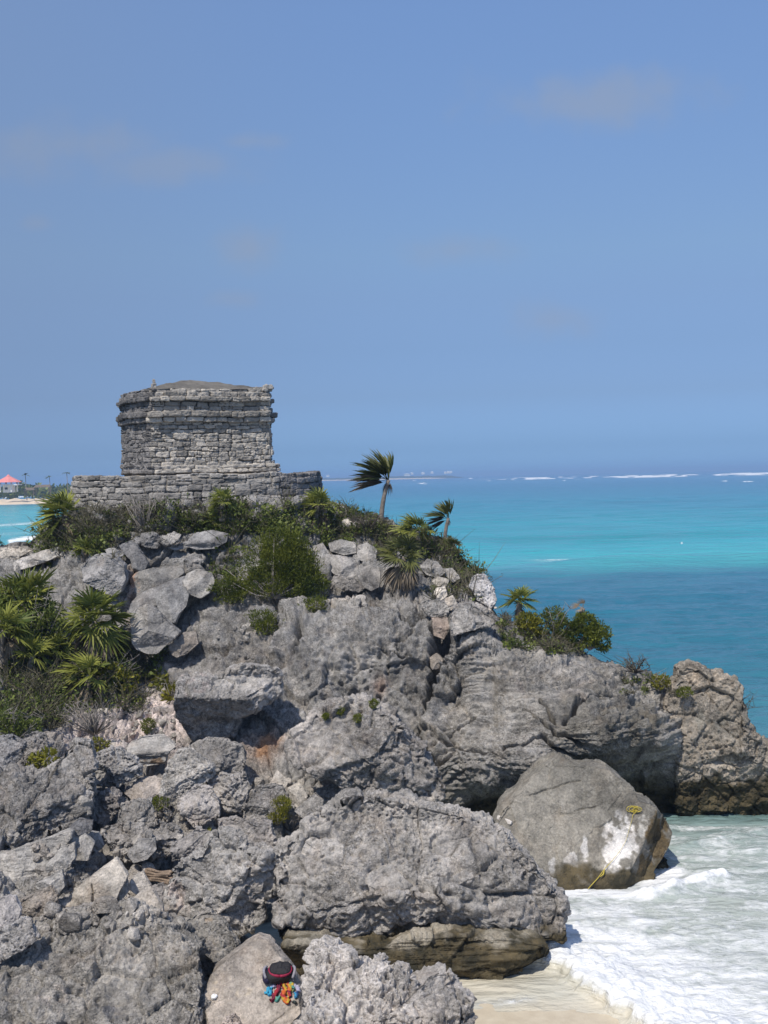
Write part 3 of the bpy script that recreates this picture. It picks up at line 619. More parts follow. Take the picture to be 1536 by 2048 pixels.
rock('boulder with a dark right face behind the triangular one', c2((940,1015),(1000,983),(1150,978),(1245,1008),(1260,1080),(1250,1125),(1180,1150),(1110,1135),(1080,1095),(1000,1045)), tint=(1.05,1.03,1.02), dD=-0.2, nf=0, planes=((-0.2,0.5,1,0.62),(1.5,-0.4,1,0.9)), spots=((472,1530,18,24,(0.5,0.5,0.52),1.3),))  # dark spot paints the shade of the right face
rock('heart shaped pitted rock below the triangular boulder', c2((905,1275),(1000,1208),(1080,1228),(1122,1290),(1128,1365),(1000,1410),(920,1335)), tint=(1.0,0.97,0.96), dD=-0.2)
rock('knobbly overhanging rock right of the triangular boulder', c2((1055,1190),(1130,1148),(1250,1148),(1285,1210),(1268,1300),(1232,1345),(1150,1315),(1095,1262)), tint=(0.98,0.95,0.93), rough=1.3, dD=-0.3, lean=0.15)
rock('grey block behind the low green plant', c6((225,430),(275,330),(420,318),(455,380),(365,490),(218,505)), tint=(1.0,0.98,0.97), rough=0.8)
rock('white cube like stone above the low green plant', c6((350,312),(395,238),(458,292),(430,332)), tint=(1.6,1.55,1.48), style='smooth', rough=0.4, dD=-0.2)
rock('small cream stone left of the white shaded rock', c6((450,332),(510,303),(552,370),(500,424),(458,382)), tint=CREAM, style='smooth', rough=0.5, dD=-0.3)
rock('whitish wedge stone at the top edge of the huge boulder', c6((482,442),(590,358),(632,390),(627,432),(540,485)), tint=(1.55,1.5,1.44), style='smooth', rough=0.5, dD=-0.5)
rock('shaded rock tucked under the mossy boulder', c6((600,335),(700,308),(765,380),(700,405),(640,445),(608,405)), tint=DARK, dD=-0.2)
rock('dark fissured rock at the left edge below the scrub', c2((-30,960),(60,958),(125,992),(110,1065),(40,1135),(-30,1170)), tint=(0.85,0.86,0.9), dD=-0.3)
rock('light pitted rock beside the dark fissured one', c2((108,952),(170,930),(232,950),(245,1010),(190,1075),(120,1085)), tint=(1.0,0.98,0.98), dD=-0.2)
rock('pocked boulder with a hollow underside left of the flat topped block', c2((440,1085),(500,1040),(600,1018),(680,1058),(730,1110),(705,1165),(600,1215),(500,1205),(450,1155)), tint=(0.95,0.95,0.96), dD=-0.5, lean=0.2, rough=1.2)
rock('flat brownish stone below the flat topped block', c2((635,1242),(700,1180),(780,1168),(832,1182),(832,1235),(760,1275),(700,1285)), tint=(1.15,1.06,1.0), style='smooth')
rock('squat pale boulder in the middle of the rubble', c2((605,1312),(680,1278),(760,1288),(795,1370),(750,1445),(650,1465),(598,1400)), tint=(1.08,1.06,1.04), dD=-0.3)
rock('crumbly rock between the craggy shelf and the squat boulder', c2((468,1262),(560,1220),(612,1260),(602,1350),(540,1405),(478,1372)), tint=(0.98,0.94,0.93), rough=1.3)
rock('low broken rock mass in front of the squat boulder', c2((505,1430),(600,1398),(720,1418),(800,1388),(920,1430),(965,1500),(850,1560),(700,1580),(560,1520)), tint=(1.0,0.97,0.95), rough=1.3, dD=-0.2)
rock('small black stone lying in the hollow of the craggy shelf', c2((345,1425),(400,1378),(472,1390),(472,1435),(400,1455)), tint=(0.55,0.56,0.6), style='smooth', D=23.9, T=0.18)
rock('layered rock tongue at the left edge under the craggy shelf', c5((-60,690),(100,640),(340,572),(348,602),(280,690),(230,760),(160,840),(60,890),(-60,900)), tint=(0.98,0.97,0.95), D=23.2, rough=0.9, lean=0.5, style='strata')
rock('pointed stone in the centre of the scree', c5((648,668),(700,598),(790,588),(802,640),(760,685),(690,705)), tint=(0.95,0.94,0.94), style='smooth', dD=-0.4)
rock('sunlit stump of stone under the layered rock tongue', c5((240,725),(300,638),(372,618),(384,685),(330,755),(250,768)), tint=PALE, style='smooth', rough=0.7, dD=-0.2)
rock('square edged stone below the black stone', c5((338,570),(420,558),(482,612),(462,690),(378,688)), tint=PALE, style='smooth', rough=0.6, dD=-0.1)
rock('narrow stone leaning beside the square edged one', c5((418,552),(500,558),(535,620),(502,655),(450,615)), tint=(1.1,1.1,1.1), style='smooth', rough=0.6)
rock('thin flake of stone propped below the sunlit stump', c5((175,825),(310,752),(332,830),(302,868),(220,860)), tint=PALE, style='smooth', rough=0.6)
rock('dull flattish rock at the left of the scree', c5((85,905),(250,838),(295,880),(305,965),(200,978),(105,955)), tint=WARM, rough=0.8, dD=-0.2)
rock('large cream slab broken by a crack in the scree', c5((330,905),(420,820),(570,718),(645,790),(602,885),(500,925),(400,945)), tint=CREAM, style='smooth', rough=0.6, lean=0.8, cracks=((0.2,[(182,1770,2),(186,1790,2.4),(184,1812,2)]),))
rock('small cream slab at the right end of the large one', c5((555,832),(640,788),(664,850),(622,905),(568,888)), tint=CREAM, style='smooth', rough=0.6, lean=0.7, dD=-0.2)
rock('white streaked stone left of the driftwood log', c5((655,830),(680,785),(725,765),(785,850),(740,885)), tint=(1.55,1.48,1.4), style='smooth', rough=0.6, dD=-0.2)
rock('cream slab split by a vertical crack below the scree', c5((540,1020),(640,950),(700,888),(762,882),(825,950),(838,1050),(770,1100),(600,1060)), tint=(1.5,1.4,1.28), style='smooth', rough=0.6, lean=0.8, dD=-0.3, cracks=((0.2,[(216,1840,2),(250,1835,2.4),(322,1840,2)]),(0.2,[(324,1840,2.4),(322,1885,2.4)])))
rock('round stone at the left edge of the scree', c5((-30,905),(30,890),(65,895),(105,950),(95,1022),(20,1035),(-30,1010)), tint=(1.0,0.98,1.0), style='smooth', dD=-0.3)
rock('knobbly rock at the left edge above the weathered slab', c5((-40,1060),(60,1030),(100,1005),(150,1008),(195,1100),(110,1150),(40,1190),(-40,1220)), tint=(1.05,1.04,1.05), dD=-0.4, rough=1.2)
rock('rough flat rock bordering the weathered slab', c5((190,1010),(330,960),(480,940),(545,1020),(470,1060),(330,1100),(200,1100)), tint=(1.25,1.2,1.16), rough=1.0, lean=0.8, dD=-0.3)
rock('block wedged behind the white flecked boulder', c5((1108,500),(1200,488),(1390,508),(1415,600),(1392,655),(1330,668),(1250,600),(1130,570)), tint=(1.08,1.05,1.04), D=23.8)
rock('grey rock between the heart shaped rock and the white flecked boulder', c5((880,620),(1000,540),(1110,560),(1060,640),(960,690),(890,690)), tint=(0.98,0.95,0.94), D=23.6, rough=1.2)
rock('small rock poking out at the bottom beside the backpack boulder', c5((1120,1600),(1140,1530),(1200,1495),(1265,1570),(1260,1620)), D=18.6, tint=(1.2,1.1,1.05))
rock('stone lying against the foot of the white flecked boulder', c5((770,840),(830,820),(870,850),(870,940),(800,935)), tint=(0.95,0.9,0.88), dD=-0.3)

def rubble():
    rg = np.random.default_rng(5); VV = []; FF = []; n = 0; tt = []
    zones = [(70, 1690, 330, 1870, 90, 12), (330, 1540, 600, 1680, 50, 11), (150, 1600, 340, 1700, 40, 10), (70, 1690, 320, 1860, 150, 7), (330, 1560, 560, 1660, 45, 7), (200, 1420, 360, 1500, 70, 5), (560, 1540, 660, 1640, 35, 6),
             (640, 1170, 760, 1215, 45, 5), (200, 1560, 340, 1640, 40, 6), (430, 1250, 520, 1360, 45, 5), (0, 1830, 160, 1880, 25, 6), (900, 1180, 1010, 1240, 45, 4)]
    d, Fc = ico(2)
    for u0_, v0_, u1_, v1_, cnt, s0 in zones:
        for _ in range(cnt):
            u = rg.uniform(u0_, u1_); v = rg.uniform(v0_, v1_)
            if v < np.interp(u, RIDGE[:, 0], RIDGE[:, 1]) + 12: continue
            p, D = hit(u, v)
            r = s0 * rg.lognormal(0, 0.45) * D / F
            q = d * rg.uniform(0.6, 1.35, 3)
            for _k in range(9):
                nn = rg.normal(size=3); nn /= np.linalg.norm(nn); s = q @ nn; q = q - np.maximum(s - rg.uniform(0.38, 0.68), 0)[:, None] * nn
            VV.append(p + q * r + (0, 0, 0.15 * r)); FF.append(Fc + n); n += len(d)
            tt.append(np.ones((len(d), 3)) * rg.uniform(0.9, 1.5) * np.array((1.04, 1.0, 0.95)))
    o = mk('rubble', np.concatenate(VV), np.concatenate(FF), ROCK, smooth=False, attrs={'tint': np.concatenate(tt), 'wet': np.zeros(n)})
    tag(o, 'loose pale stones and chips scattered between the boulders', None, None, 'stuff')
rubble()

# ------------------------------------------------------------------ water and beach
def build_sea():
    rows = [14.0]
    while rows[-1] < 30000:
        r = rows[-1]
        k = 1.0019 if r < 34 else 1.0045 if r < 90 else 1.010 if r < 400 else 1.02
        rows.append(r * k)
    rows = np.array(rows)
    ang = np.concatenate([np.arange(-60, -18, 1.5), np.arange(-18, 1, 0.22), np.arange(1, 19.5, 0.055), np.arange(19.5, 60, 1.2)])
    ang = np.radians(ang)
    Yr, An = np.meshgrid(rows, ang, indexing='ij')
    X = Yr * np.tan(An); Y = Yr; nr, nc = X.shape
    V = np.stack((X, Y, np.zeros_like(X)), -1).reshape(-1, 3)
    x, y = V[:, 0], V[:, 1]
    u, v, _ = proj(V)
    q = V.astype(np.float32)
    # swell and chop
    near = 1 - S(60, 160, y)
    z = 0.30 * noise(np.stack((x * 0.10 + y * 0.02, y * 0.20, 0 * x), 1), 81) * S(30, 60, y) * (1 - S(300, 900, y))
    z += near * (0.16 * noise(np.stack((x * 0.35, y * 0.75, 0 * x), 1), 82) + 0.07 * noise(np.stack((x * 1.1 + y * .3, y * 2.0, 0 * x), 1), 83) + 0.03 * fbm(np.stack((x * 2.6, y * 4.0, 0 * x), 1), 2, 86) * (1 - S(40, 80, y)))
    z *= 0.35 + 0.65 * S(24, 34, y)
    # one steep swell far out on the right
    sw = np.exp(-((y - (116 + 0.10 * (x - 20) + 3 * noise(np.stack((x * 0.05, 0 * x, 0 * x), 1), 84))) / 3.0) ** 2) * S(6, 22, x)
    z += 0.7 * sw
    # surf: the broken wave running up the sand, and foam humps
    line = [(1030,1925),(1085,1930),(1130,1945),(1165,1985),(1210,2010),(1280,2050),(1400,2110)]
    lp = []
    for a, b in line:
        d = fw + (a - CU) / F * RI + (CV - b) / F * UP; t = -CAM[2] / d[2]; lp.append((CAM + t * d)[:2])
    lp = np.array(lp)
    dist = np.full(len(V), 99.0); side = np.zeros(len(V)); m = (y < 40)
    for (ax, ay), (bx, by) in zip(lp[:-1], lp[1:]):
        ex, ey = bx - ax, by - ay; L2 = ex * ex + ey * ey
        t = np.clip(((x - ax) * ex + (y - ay) * ey) / L2, 0, 1); dd = np.hypot(x - ax - t * ex, y - ay - t * ey)
        sd = ex * (y - ay) - ey * (x - ax)
        c = dd < dist; dist = np.where(c, dd, dist); side = np.where(c, np.sign(sd), side)
    sgn = dist * side                      # > 0 seaward
    wob = 0.22 * fbm(q * (1.3, 1.3, 1), 3, 85)
    sw_ = sgn + wob
    lip = np.where(sw_ > 0, np.exp(-(sw_ / 1.1) ** 2), np.exp(-(sw_ / 0.10) ** 2)) * m
    bil = 1 - worley(np.stack((x * 3.2, y * 3.2, 0.4 * x), 1), 87)[0]; bil2 = 1 - worley(np.stack((x * 7.5, y * 7.5, 0.4 * x), 1), 88)[0]
    foam_zone = S(0, 0.25, sw_) * (1 - S(6.0, 10.5, sw_)) * m * S(850, 1000, u)
    z += lip * (0.17 + 0.12 * bil + 0.035 * bil2) + foam_zone * 0.05 * (bil - 0.4) * (1 - S(2, 7, sw_)) + foam_zone * 0.012 * bil2
    # second small breaker by the tawny boulder
    def at(a, b):
        d = fw + (a - CU) / F * RI + (CV - b) / F * UP; t = -CAM[2] / d[2]; return (CAM + t * d)[:2]
    def streak(a, b, c, d, width):
        p0, p1 = at(a, b), at(c, d); e_ = p1 - p0; L2 = e_ @ e_
        t = np.clip(((x - p0[0]) * e_[0] + (y - p0[1]) * e_[1]) / L2, 0, 1)
        return np.exp(-(((x - p0[0] - t * e_[0]) ** 2 + (y - p0[1] - t * e_[1]) ** 2) / width ** 2))
    br = np.maximum(streak(1300, 1790, 1440, 1755, 0.28), streak(1340, 1700, 1536, 1660, 0.25) * 0.5)
    z += br * (0.12 + 0.10 * bil)
    V[:, 2] = z
    # colour of the water over sand, weed and reef
    yw = y * (1 + 0.16 * noise(np.stack((x * 0.016, y * 0.008, 0 * x), 1), 91) + 0.05 * noise(np.stack((x * 0.05, y * 0.03, 0 * x), 1), 92))
    yw = np.where(y < 45, y, yw)
    stops = [(0, lin(176, 184, 170)), (24, lin(160, 168, 158)), (29, lin(128, 148, 142)), (34, lin(92, 132, 136)), (42, lin(66, 122, 136)), (60, lin(48, 110, 128)), (85, lin(42, 106, 128)),
             (104, lin(44, 110, 130)), (116, lin(74, 156, 164)), (128, lin(62, 172, 176)), (150, lin(42, 162, 170)), (220, lin(36, 148, 160)), (330, lin(24, 132, 152)), (520, lin(16, 118, 143)),
             (800, lin(18, 108, 139)), (1300, lin(42, 116, 150)), (2600, lin(44, 104, 146)), (30000, lin(48, 100, 146))]
    xs = [s[0] for s in stops]; col = np.stack([np.interp(yw, xs, [s[1][k] for s in stops]) for k in range(3)], 1)
    patchy = noise(np.stack((x * 0.02, y * 0.045, 0 * x), 1), 93) * S(90, 160, y) * (1 - S(500, 1200, y))
    col *= (1 - 0.25 * np.clip(patchy, 0, 1))[:, None]
    # the left bay is greener and full of stirred sand close in
    lft = (S(0.19, 0.28, -x / y) * S(90, 130, y) * (1 - S(420, 560, y)))[:, None]
    col = col * (1 - lft) + np.array(lin(78, 176, 178)) * lft
    sandy = (S(-0.25, 0.15, -sw_) * m)[:, None] * 0.92
    col = col * (1 - sandy) + np.array(lin(200, 192, 172)) * sandy
    # foam amount
    foam = 0.04 * (1 - S(34, 48, y)) + 0.0 * x
    foam = np.maximum(foam, foam_zone * (0.50 + 0.44 * np.exp(-(sw_ / 2.6) ** 2)))
    foam = np.maximum(foam, np.clip(lip * 1.6, 0, 1.05) * S(-0.2, 0.05, sw_))
    foam = np.maximum(foam, br * 1.0)
    foam = np.maximum(foam, 0.46 * S(1100, 1300, u) * (1 - S(29, 32, y)) * S(22, 24, y))
    foam = np.maximum(foam, 0.36 * np.exp(-(sgn / 1.2) ** 2) * (sgn < 0) * m)
    for a, b, c, d, wd, am in ((1090,1785,1290,1790,0.55,0.9),(1110,1770,1110,1850,0.5,0.8),(1345,1655,1536,1652,0.3,0.55),(960,2010,1060,2000,0.25,0.5),(1300,1770,1350,1740,0.4,0.9)):
        foam = np.maximum(foam, am * streak(a, b, c, d, wd))
    # whitecaps, the reef and the left shore break
    st = noise(np.stack((x * 0.05, y * 0.004, 0 * x), 1), 94); st2 = noise(np.stack((x * 0.012, y * 0.0016, 0 * x), 1), 95)
    reef = np.exp(-((np.log(y) - math.log(2100)) / 0.30) ** 2) * S(880, 1120, u)
    foam = np.maximum(foam, reef * S(0.02, 0.26, noise(np.stack((u * 0.04, v * 0.55, 0 * u), 1), 96) + 0.7 * noise(np.stack((u * 0.011, v * 0.12, 0 * u), 1), 97) + 0.06 + 0.10 * S(1050, 1300, u)) * 1.15)
    cap = lambda a, b, w_, h_: np.exp(-(((u - a) / w_) ** 2 + ((v - b) / h_) ** 2))
    for a, b, w_, h_ in ((845,967,11,2.4),(828,961,5,1.4),(978,961,5,1.6),(942,957,6,1.5),(1449,962,9,1.4),(1495,963,16,1.3),(1363,1115,6,3.0),(1402,1118,6,3.2),(1364,1086,4,1.5),(1026,959,5,1.4),(1128,961,4,1.4)):
        foam = np.maximum(foam, 0.95 * cap(a, b, w_, h_) * (0.72 + 0.9 * noise(np.stack((u * 0.16, v * 0.8, 0 * u), 1), 98)))
    foam = np.maximum(foam, 0.55 * cap(1160, 1122, 130, 5))
    for a, b, c, d, h_, am in ((20,1082,70,1076,5.5,1.0),(0,1051,80,1046,4,0.55),(0,996,70,992,1.8,0.8),(60,1066,-60,1072,4,0.35)):
        t = np.clip(((u - a) * (c - a) + (v - b) * (d - b)) / ((c - a) ** 2 + (d - b) ** 2), 0, 1)
        foam = np.maximum(foam, am * np.exp(-(((u - a - t * (c - a)) ** 2 + (v - b - t * (d - b)) ** 2) / h_ ** 2)))
    idx = np.arange(nr * nc).reshape(nr, nc)
    Q = np.stack((idx[:-1, :-1], idx[:-1, 1:], idx[1:, 1:], idx[1:, :-1]), -1).reshape(-1, 4)
    k = NT('sea_water'); p = k.pos(); f = k.attr('foam', True)
    pm = k.mapping(p, (1.0, 1.5, 1.0))
    n1 = k.noise(pm, 1.7, 9, 0.66, 0.9); n2 = k.noise(pm, 5.5, 7, 0.7, 0.4)
    nn = k.math('ADD', k.math('MULTIPLY', n1, 0.65), k.math('MULTIPLY', n2, 0.35))
    far = k.noise(k.mapping(p, (0.035, 0.008, 1)), 1.0, 4, 0.6)
    f = k.math('MULTIPLY', f, k.ramp(k.noise(k.mapping(p, (0.5, 0.8, 1)), 1.0, 4, 0.6, 0.8), (0.32, 0.72), (0.66, 1.14)))
    th = k.math('SUBTRACT', 0.80, k.math('MULTIPLY', f, 0.58))
    fac = k.n('ShaderNodeMapRange'); k.l(k.math('SUBTRACT', nn, th), fac.inputs[0]); fac.inputs[1].default_value = -0.07; fac.inputs[2].default_value = 0.15
    body = k.mix(0.35, k.attr('wcol'), k.ramp(k.noise(k.mapping(p, (0.16, 0.42, 1)), 1.0, 5, 0.6), (0.35, (0.62, 0.72, 0.78)), (0.65, (1.22, 1.14, 1.1))), 'MULTIPLY')
    body = k.mix(k.math('MULTIPLY', k.ramp(far, (0.5, 0.0), (0.7, 1.0)), 0.12), body, lin(30, 110, 150))
    milk = k.ramp(f, (0.15, 0.0), (0.85, 0.58))
    body = k.mix(milk, body, lin(206, 210, 206))
    colr = k.mix(fac.outputs[0], body, (0.86, 0.87, 0.86))
    rg = k.n('ShaderNodeMapRange'); k.l(fac.outputs[0], rg.inputs[0]); rg.inputs[3].default_value = 0.16; rg.inputs[4].default_value = 0.9
    k.set(Base_Color=colr, Roughness=rg.outputs[0], IOR=1.33, Specular_IOR_Level=0.42)
    w1 = k.noise(k.mapping(p, (0.55, 1.3, 1)), 1.0, 6, 0.62); w2 = k.noise(k.mapping(p, (0.07, 0.2, 1)), 1.0, 5, 0.6); w3 = k.noise(p, 9.0, 6, 0.7, 0.4)
    fh = k.math('MULTIPLY', k.math('MULTIPLY', w3, fac.outputs[0]), 0.22)
    h = k.math('ADD', fh, k.math('ADD', k.math('MULTIPLY', w1, 0.8), k.math('MULTIPLY', w2, 3.0)))
    k.bump(h, 0.8, 0.35)
    o = mk('sea', V, Q, k.m, attrs={'wcol': col, 'foam': foam})
    tag(o, 'turquoise sea with white surf', None, None, 'structure')
build_sea()
def build_beach():
    xs = np.linspace(-14, 26, 120); ys = np.linspace(2, 23.5, 90)
    X, Y = np.meshgrid(xs, ys); V = np.stack((X, Y, 0 * X), -1).reshape(-1, 3)
    # the sand's edge runs diagonally across the lower right corner
    a = CAM + (fw + (960 - CU) / F * RI + (CV - 2020) / F * UP) * (-CAM[2] / (fw + (960 - CU) / F * RI + (CV - 2020) / F * UP)[2])
    b = CAM + (fw + (1160 - CU) / F * RI + (CV - 2052) / F * UP) * (-CAM[2] / (fw + (1160 - CU) / F * RI + (CV - 2052) / F * UP)[2])
    e_ = (b - a)[:2]; e_ /= np.linalg.norm(e_); nrm = np.array((-e_[1], e_[0]))
    if nrm[1] > 0: nrm = -nrm
    s = (V[:, :2] - a[:2]) @ nrm
    V[:, 2] = 0.055 * s + 0.05 * noise(np.stack((V[:, 0] * 0.5, V[:, 1] * 0.5, 0 * s), 1), 5) + 0.02
    idx = np.arange(len(V)).reshape(len(ys), len(xs)); Q = np.stack((idx[:-1, :-1], idx[:-1, 1:], idx[1:, 1:], idx[1:, :-1]), -1).reshape(-1, 4)
    k = NT('wet_sand'); p = k.pos()
    k.set(Base_Color=k.ramp(k.noise(p, 3, 8, 0.6), (0.3, lin(186, 172, 148)), (0.7, lin(206, 194, 170))), Roughness=0.45, Specular_IOR_Level=0.4)
    k.bump(k.noise(p, 30, 5), 0.3, 0.02)
    tag(mk('beach', V, Q, k.m), 'pale sand washed by the surf', None, None, 'structure')
build_beach()

# ------------------------------------------------------------------ the far coast
def ribbon(name, uv, D0, D1, h, mat, lab, nz=(0.0, 1.0), n=240, rough=0.3):
    """low coast: a swelling strip of land between two distances, u range uv"""
    us = np.linspace(uv[0], uv[1], n); m_ = 12; V = []
    for j in range(m_):
        t = j / (m_ - 1)
        D = D0 + (D1 - D0) * t
        p = P(us, np.full(n, 960.0), np.full(n, D)); hh = math.sin(math.pi * min(1, t * 1.0)) ** 0.7
        env = S(0, 0.06, (us - uv[0]) / (uv[1] - uv[0])) * S(0, 0.12, (uv[1] - us) / (uv[1] - uv[0]))
        p[:, 2] = -0.4 + (h + 0.4) * hh * env * (1 - rough + rough * 2 * (0.5 + noise(np.stack((us * 0.05, np.full(n, t * 3), 0 * us), 1), 7)))
        V.append(p)
    V = np.array(V).reshape(-1, 3); idx = np.arange(len(V)).reshape(m_, n)
    Q = np.stack((idx[:-1, :-1], idx[:-1, 1:], idx[1:, 1:], idx[1:, :-1]), -1).reshape(-1, 4)
    return tag(mk(name, V, Q, mat), lab, None, None, 'structure')
SAND = plain('far_sand', lin(214, 196, 170), 0.95, 0.06, 0.05, 0)
FARSCRUB = plain('far_scrub', (0.075, 0.085, 0.055), 0.95, 0.4, 0.12, 0.5, 1.0)
ribbon('far_beach', (-400, 330), 520, 640, 1.6, SAND, 'strip of pale beach across the bay')
ribbon('far_headland', (560, 935), 3300, 3900, 7.0, FARSCRUB, 'low hazy headland on the horizon', rough=0.45)
ribbon('far_headland_sand', (560, 905), 3200, 3300, 2.2, SAND, 'thin pale beach along the distant headland')

def leaves(pts, dirs, L, Wd, rg, ntop=None):
    """folded diamond leaves at pts pointing along dirs"""
    n = len(pts); dirs = dirs / np.linalg.norm(dirs, axis=1)[:, None]
    s = np.cross(dirs, rg.normal(size=(n, 3))); s /= np.maximum(np.linalg.norm(s, axis=1), 1e-6)[:, None]
    L = L * rg.uniform(0.65, 1.35, n)[:, None]; Wd = Wd * rg.uniform(0.7, 1.3, n)[:, None]
    a = pts; b = pts + dirs * L * 0.5 + s * Wd * 0.5; c = pts + dirs * L; d = pts + dirs * L * 0.5 - s * Wd * 0.5
    V = np.stack((a, b, c, d), 1).reshape(-1, 3); Q = np.arange(4 * n).reshape(n, 4)
    return V, Q
def tube(path, radii, sides=7):
    path = np.asarray(path, float); n = len(path); V = []
    for i in range(n):
        t = path[min(i + 1, n - 1)] - path[max(i - 1, 0)]; t /= np.linalg.norm(t)
        a = np.cross(t, (0.31, 0.17, 0.93) if abs(t[2]) < 0.9 else (1, 0.1, 0)); a /= np.linalg.norm(a); b = np.cross(t, a)
        for k in range(sides):
            w = 2 * math.pi * k / sides; V.append(path[i] + radii[i] * (math.cos(w) * a + math.sin(w) * b))
    Q = [(i * sides + k, i * sides + (k + 1) % sides, (i + 1) * sides + (k + 1) % sides, (i + 1) * sides + k) for i in range(n - 1) for k in range(sides)]
    V.append(path[-1]); V.append(path[0]); T = [((n - 1) * sides + k, (n - 1) * sides + (k + 1) % sides, n * sides) for k in range(sides)] + [((k + 1) % sides, k, n * sides + 1) for k in range(sides)]
    return np.array(V), np.array(Q), np.array(T)
class Bag:
    def __init__(s): s.V = []; s.Q = []; s.T = []; s.n = 0; s.A = []
    def add(s, V, Q=None, T=None, var=None):
        if Q is not None and len(Q): s.Q.append(np.asarray(Q) + s.n)
        if T is not None and len(T): s.T.append(np.asarray(T) + s.n)
        s.V.append(V); s.n += len(V); s.A.append(np.full(len(V), 0.5) if var is None else np.asarray(var))
    def tube(s, path, radii, sides=7): s.add(*tube(path, radii, sides))
    def box(s, c, size, rot=0.0, var=None):
        c = np.asarray(c, float); h = np.asarray(size, float) / 2
        V = np.array([(x, y, z) for x in (-1, 1) for y in (-1, 1) for z in (-1, 1)], float) * h
        if rot: cs, sn = math.cos(rot), math.sin(rot); V = V @ np.array(((cs, sn, 0), (-sn, cs, 0), (0, 0, 1)))
        s.add(V + c, np.array([(0,1,3,2),(4,6,7,5),(0,4,5,1),(2,3,7,6),(0,2,6,4),(1,5,7,3)]), None, None if var is None else np.full(8, var))
    def build(s, name, mat, parent=None, smooth=True, loc=None):
        f = ([np.concatenate(s.Q)] if s.Q else []) + ([np.concatenate(s.T)] if s.T else [])
        return mk(name, np.concatenate(s.V), f, mat, parent, smooth, {'var': np.concatenate(s.A)}, loc)

def far_trees():
    rg = np.random.default_rng(3); b = Bag()
    for _ in range(5200):
        u = rg.uniform(-60, 175); D = rg.uniform(600, 660)
        top = 9.0 * (0.62 + 0.4 * noise(np.array([[u * 0.06, D * 0.02, 0]]), 5)[0] + 0.25 * noise(np.array([[u * 0.2, D * 0.03, 3]]), 6)[0]) + (1.5 if u > 40 else 0.4) * rg.random() ** 2
        p = P(u, 960, D); p[2] = rg.uniform(0.3, 1) ** 0.6 * top
        vv, qq = leaves(p[None], rg.normal(size=(1, 3)) + (0, 0, 0.4), 2.0, 1.3, rg)
        b.add(vv, qq, None, np.full(4, rg.random()))
    tag(b.build('far_wood', COVER), 'hazy belt of coastal trees behind the far beach', None, None, 'stuff')
far_trees()
def coconut(u, vtop, D, label):
    rg = np.random.default_rng(int(u)); base = P(u, 960, D); base[2] = 0.5
    topz = P(u, vtop, D)[2] - 1.0; h = topz - base[2]
    r = empty('coconut_palm', base); tag(r, label, 'palm tree', 'coconut palms on the far shore')
    t = Bag(); t.tube([(0, 0, 0), (-0.25, 0, h * 0.5), (-0.5, 0, h)], [0.22, 0.17, 0.14]); t.build('trunk', BARK, r)
    c = Bag()
    for k in range(13):
        a = rg.uniform(0, 2 * math.pi); d = np.array((math.cos(a) - 0.5, math.sin(a), rg.uniform(0.1, 0.9))); d /= np.linalg.norm(d)
        pts = [np.array((-0.5, 0, h)) + d * s * 2.6 + (0, 0, -1.1 * s * s) for s in (0, 0.35, 0.7, 1)]
        w = [0.1, 0.45, 0.4, 0.08]; sd = np.cross(d, (0, 0, 1)); sd /= np.linalg.norm(sd)
        V = np.array([p + sg * sd * ww for p, ww in zip(pts, w) for sg in (-1, 1)])
        c.add(V, [(2 * i, 2 * i + 1, 2 * i + 3, 2 * i + 2) for i in range(3)], None, np.full(8, rg.random() * 0.6))
    c.build('crown', COVER, r)
coconut(53, 946, 560, 'far coconut palm rising just right of the red roofed pavilion')
coconut(101, 950, 600, 'far coconut palm halfway between the pavilion and the temple platform')
coconut(136, 942, 570, 'far coconut palm nearest the temple platform')
def pavilion():
    D = 540.0; c = P(17, 960, D); c[2] = 1.5; s = D / F
    hz = lambda v: P(17, v, D)[2] - 1.5
    r = empty('beach_pavilion', c); tag(r, 'open white beach pavilion under a faded red pyramid roof across the bay', 'pavilion')
    RED = plain('faded_red_roof', lin(226, 142, 134), 0.9, 0.10, 0.4, 0); WH = plain('white_render', (0.72, 0.72, 0.70), 0.9, 0.1, 0.6, 0); DK = plain('shaded_opening', (0.05, 0.05, 0.05), 0.9, 0.2, 1, 0)
    def pyr(z0, z1, R, Rt):
        a = np.arange(8) * math.pi / 4 + 0.3
        return np.array([(R * math.cos(t), R * math.sin(t), z0) for t in a] + [(Rt * math.cos(t), Rt * math.sin(t), z1) for t in a] + [(0, 0, z1 + 0.1)])
    q = [(i, (i + 1) % 8, 8 + (i + 1) % 8, 8 + i) for i in range(8)]; tp = [(8 + i, 8 + (i + 1) % 8, 16) for i in range(8)]
    ro = mk('roof', pyr(hz(964.5), hz(952), 26 * s, 3.0 * s), [q, tp], RED, r, False)
    mk('roof_cap', pyr(hz(952.5), hz(949), 4.5 * s, 0.6 * s), [q, tp], RED, ro, False)
    fl = Bag(); fl.box((0, 0, hz(969.5)), (44 * s, 34 * s, 0.5)); fl.build('floor_slab', WH, r, False)
    for k in range(4):
        a = k * math.pi / 2 + 0.6; b = Bag(); b.box((17 * s * math.cos(a), 17 * s * math.sin(a), (hz(964.5) + hz(984)) / 2), (0.55, 0.55, hz(964.5) - hz(984))); b.build('post', WH, r, False)
    b = Bag(); b.box((-2 * s, 2, (hz(969) + hz(985)) / 2), (18 * s, 5, hz(969) - hz(985))); b.build('wall', WH, r, False)
    b = Bag(); b.box((-4 * s, -0.6, hz(977)), (5 * s, 0.5, 4 * s)); b.build('opening_shade', DK, r, False)  # dark block standing in for the shade inside an opening
pavilion()
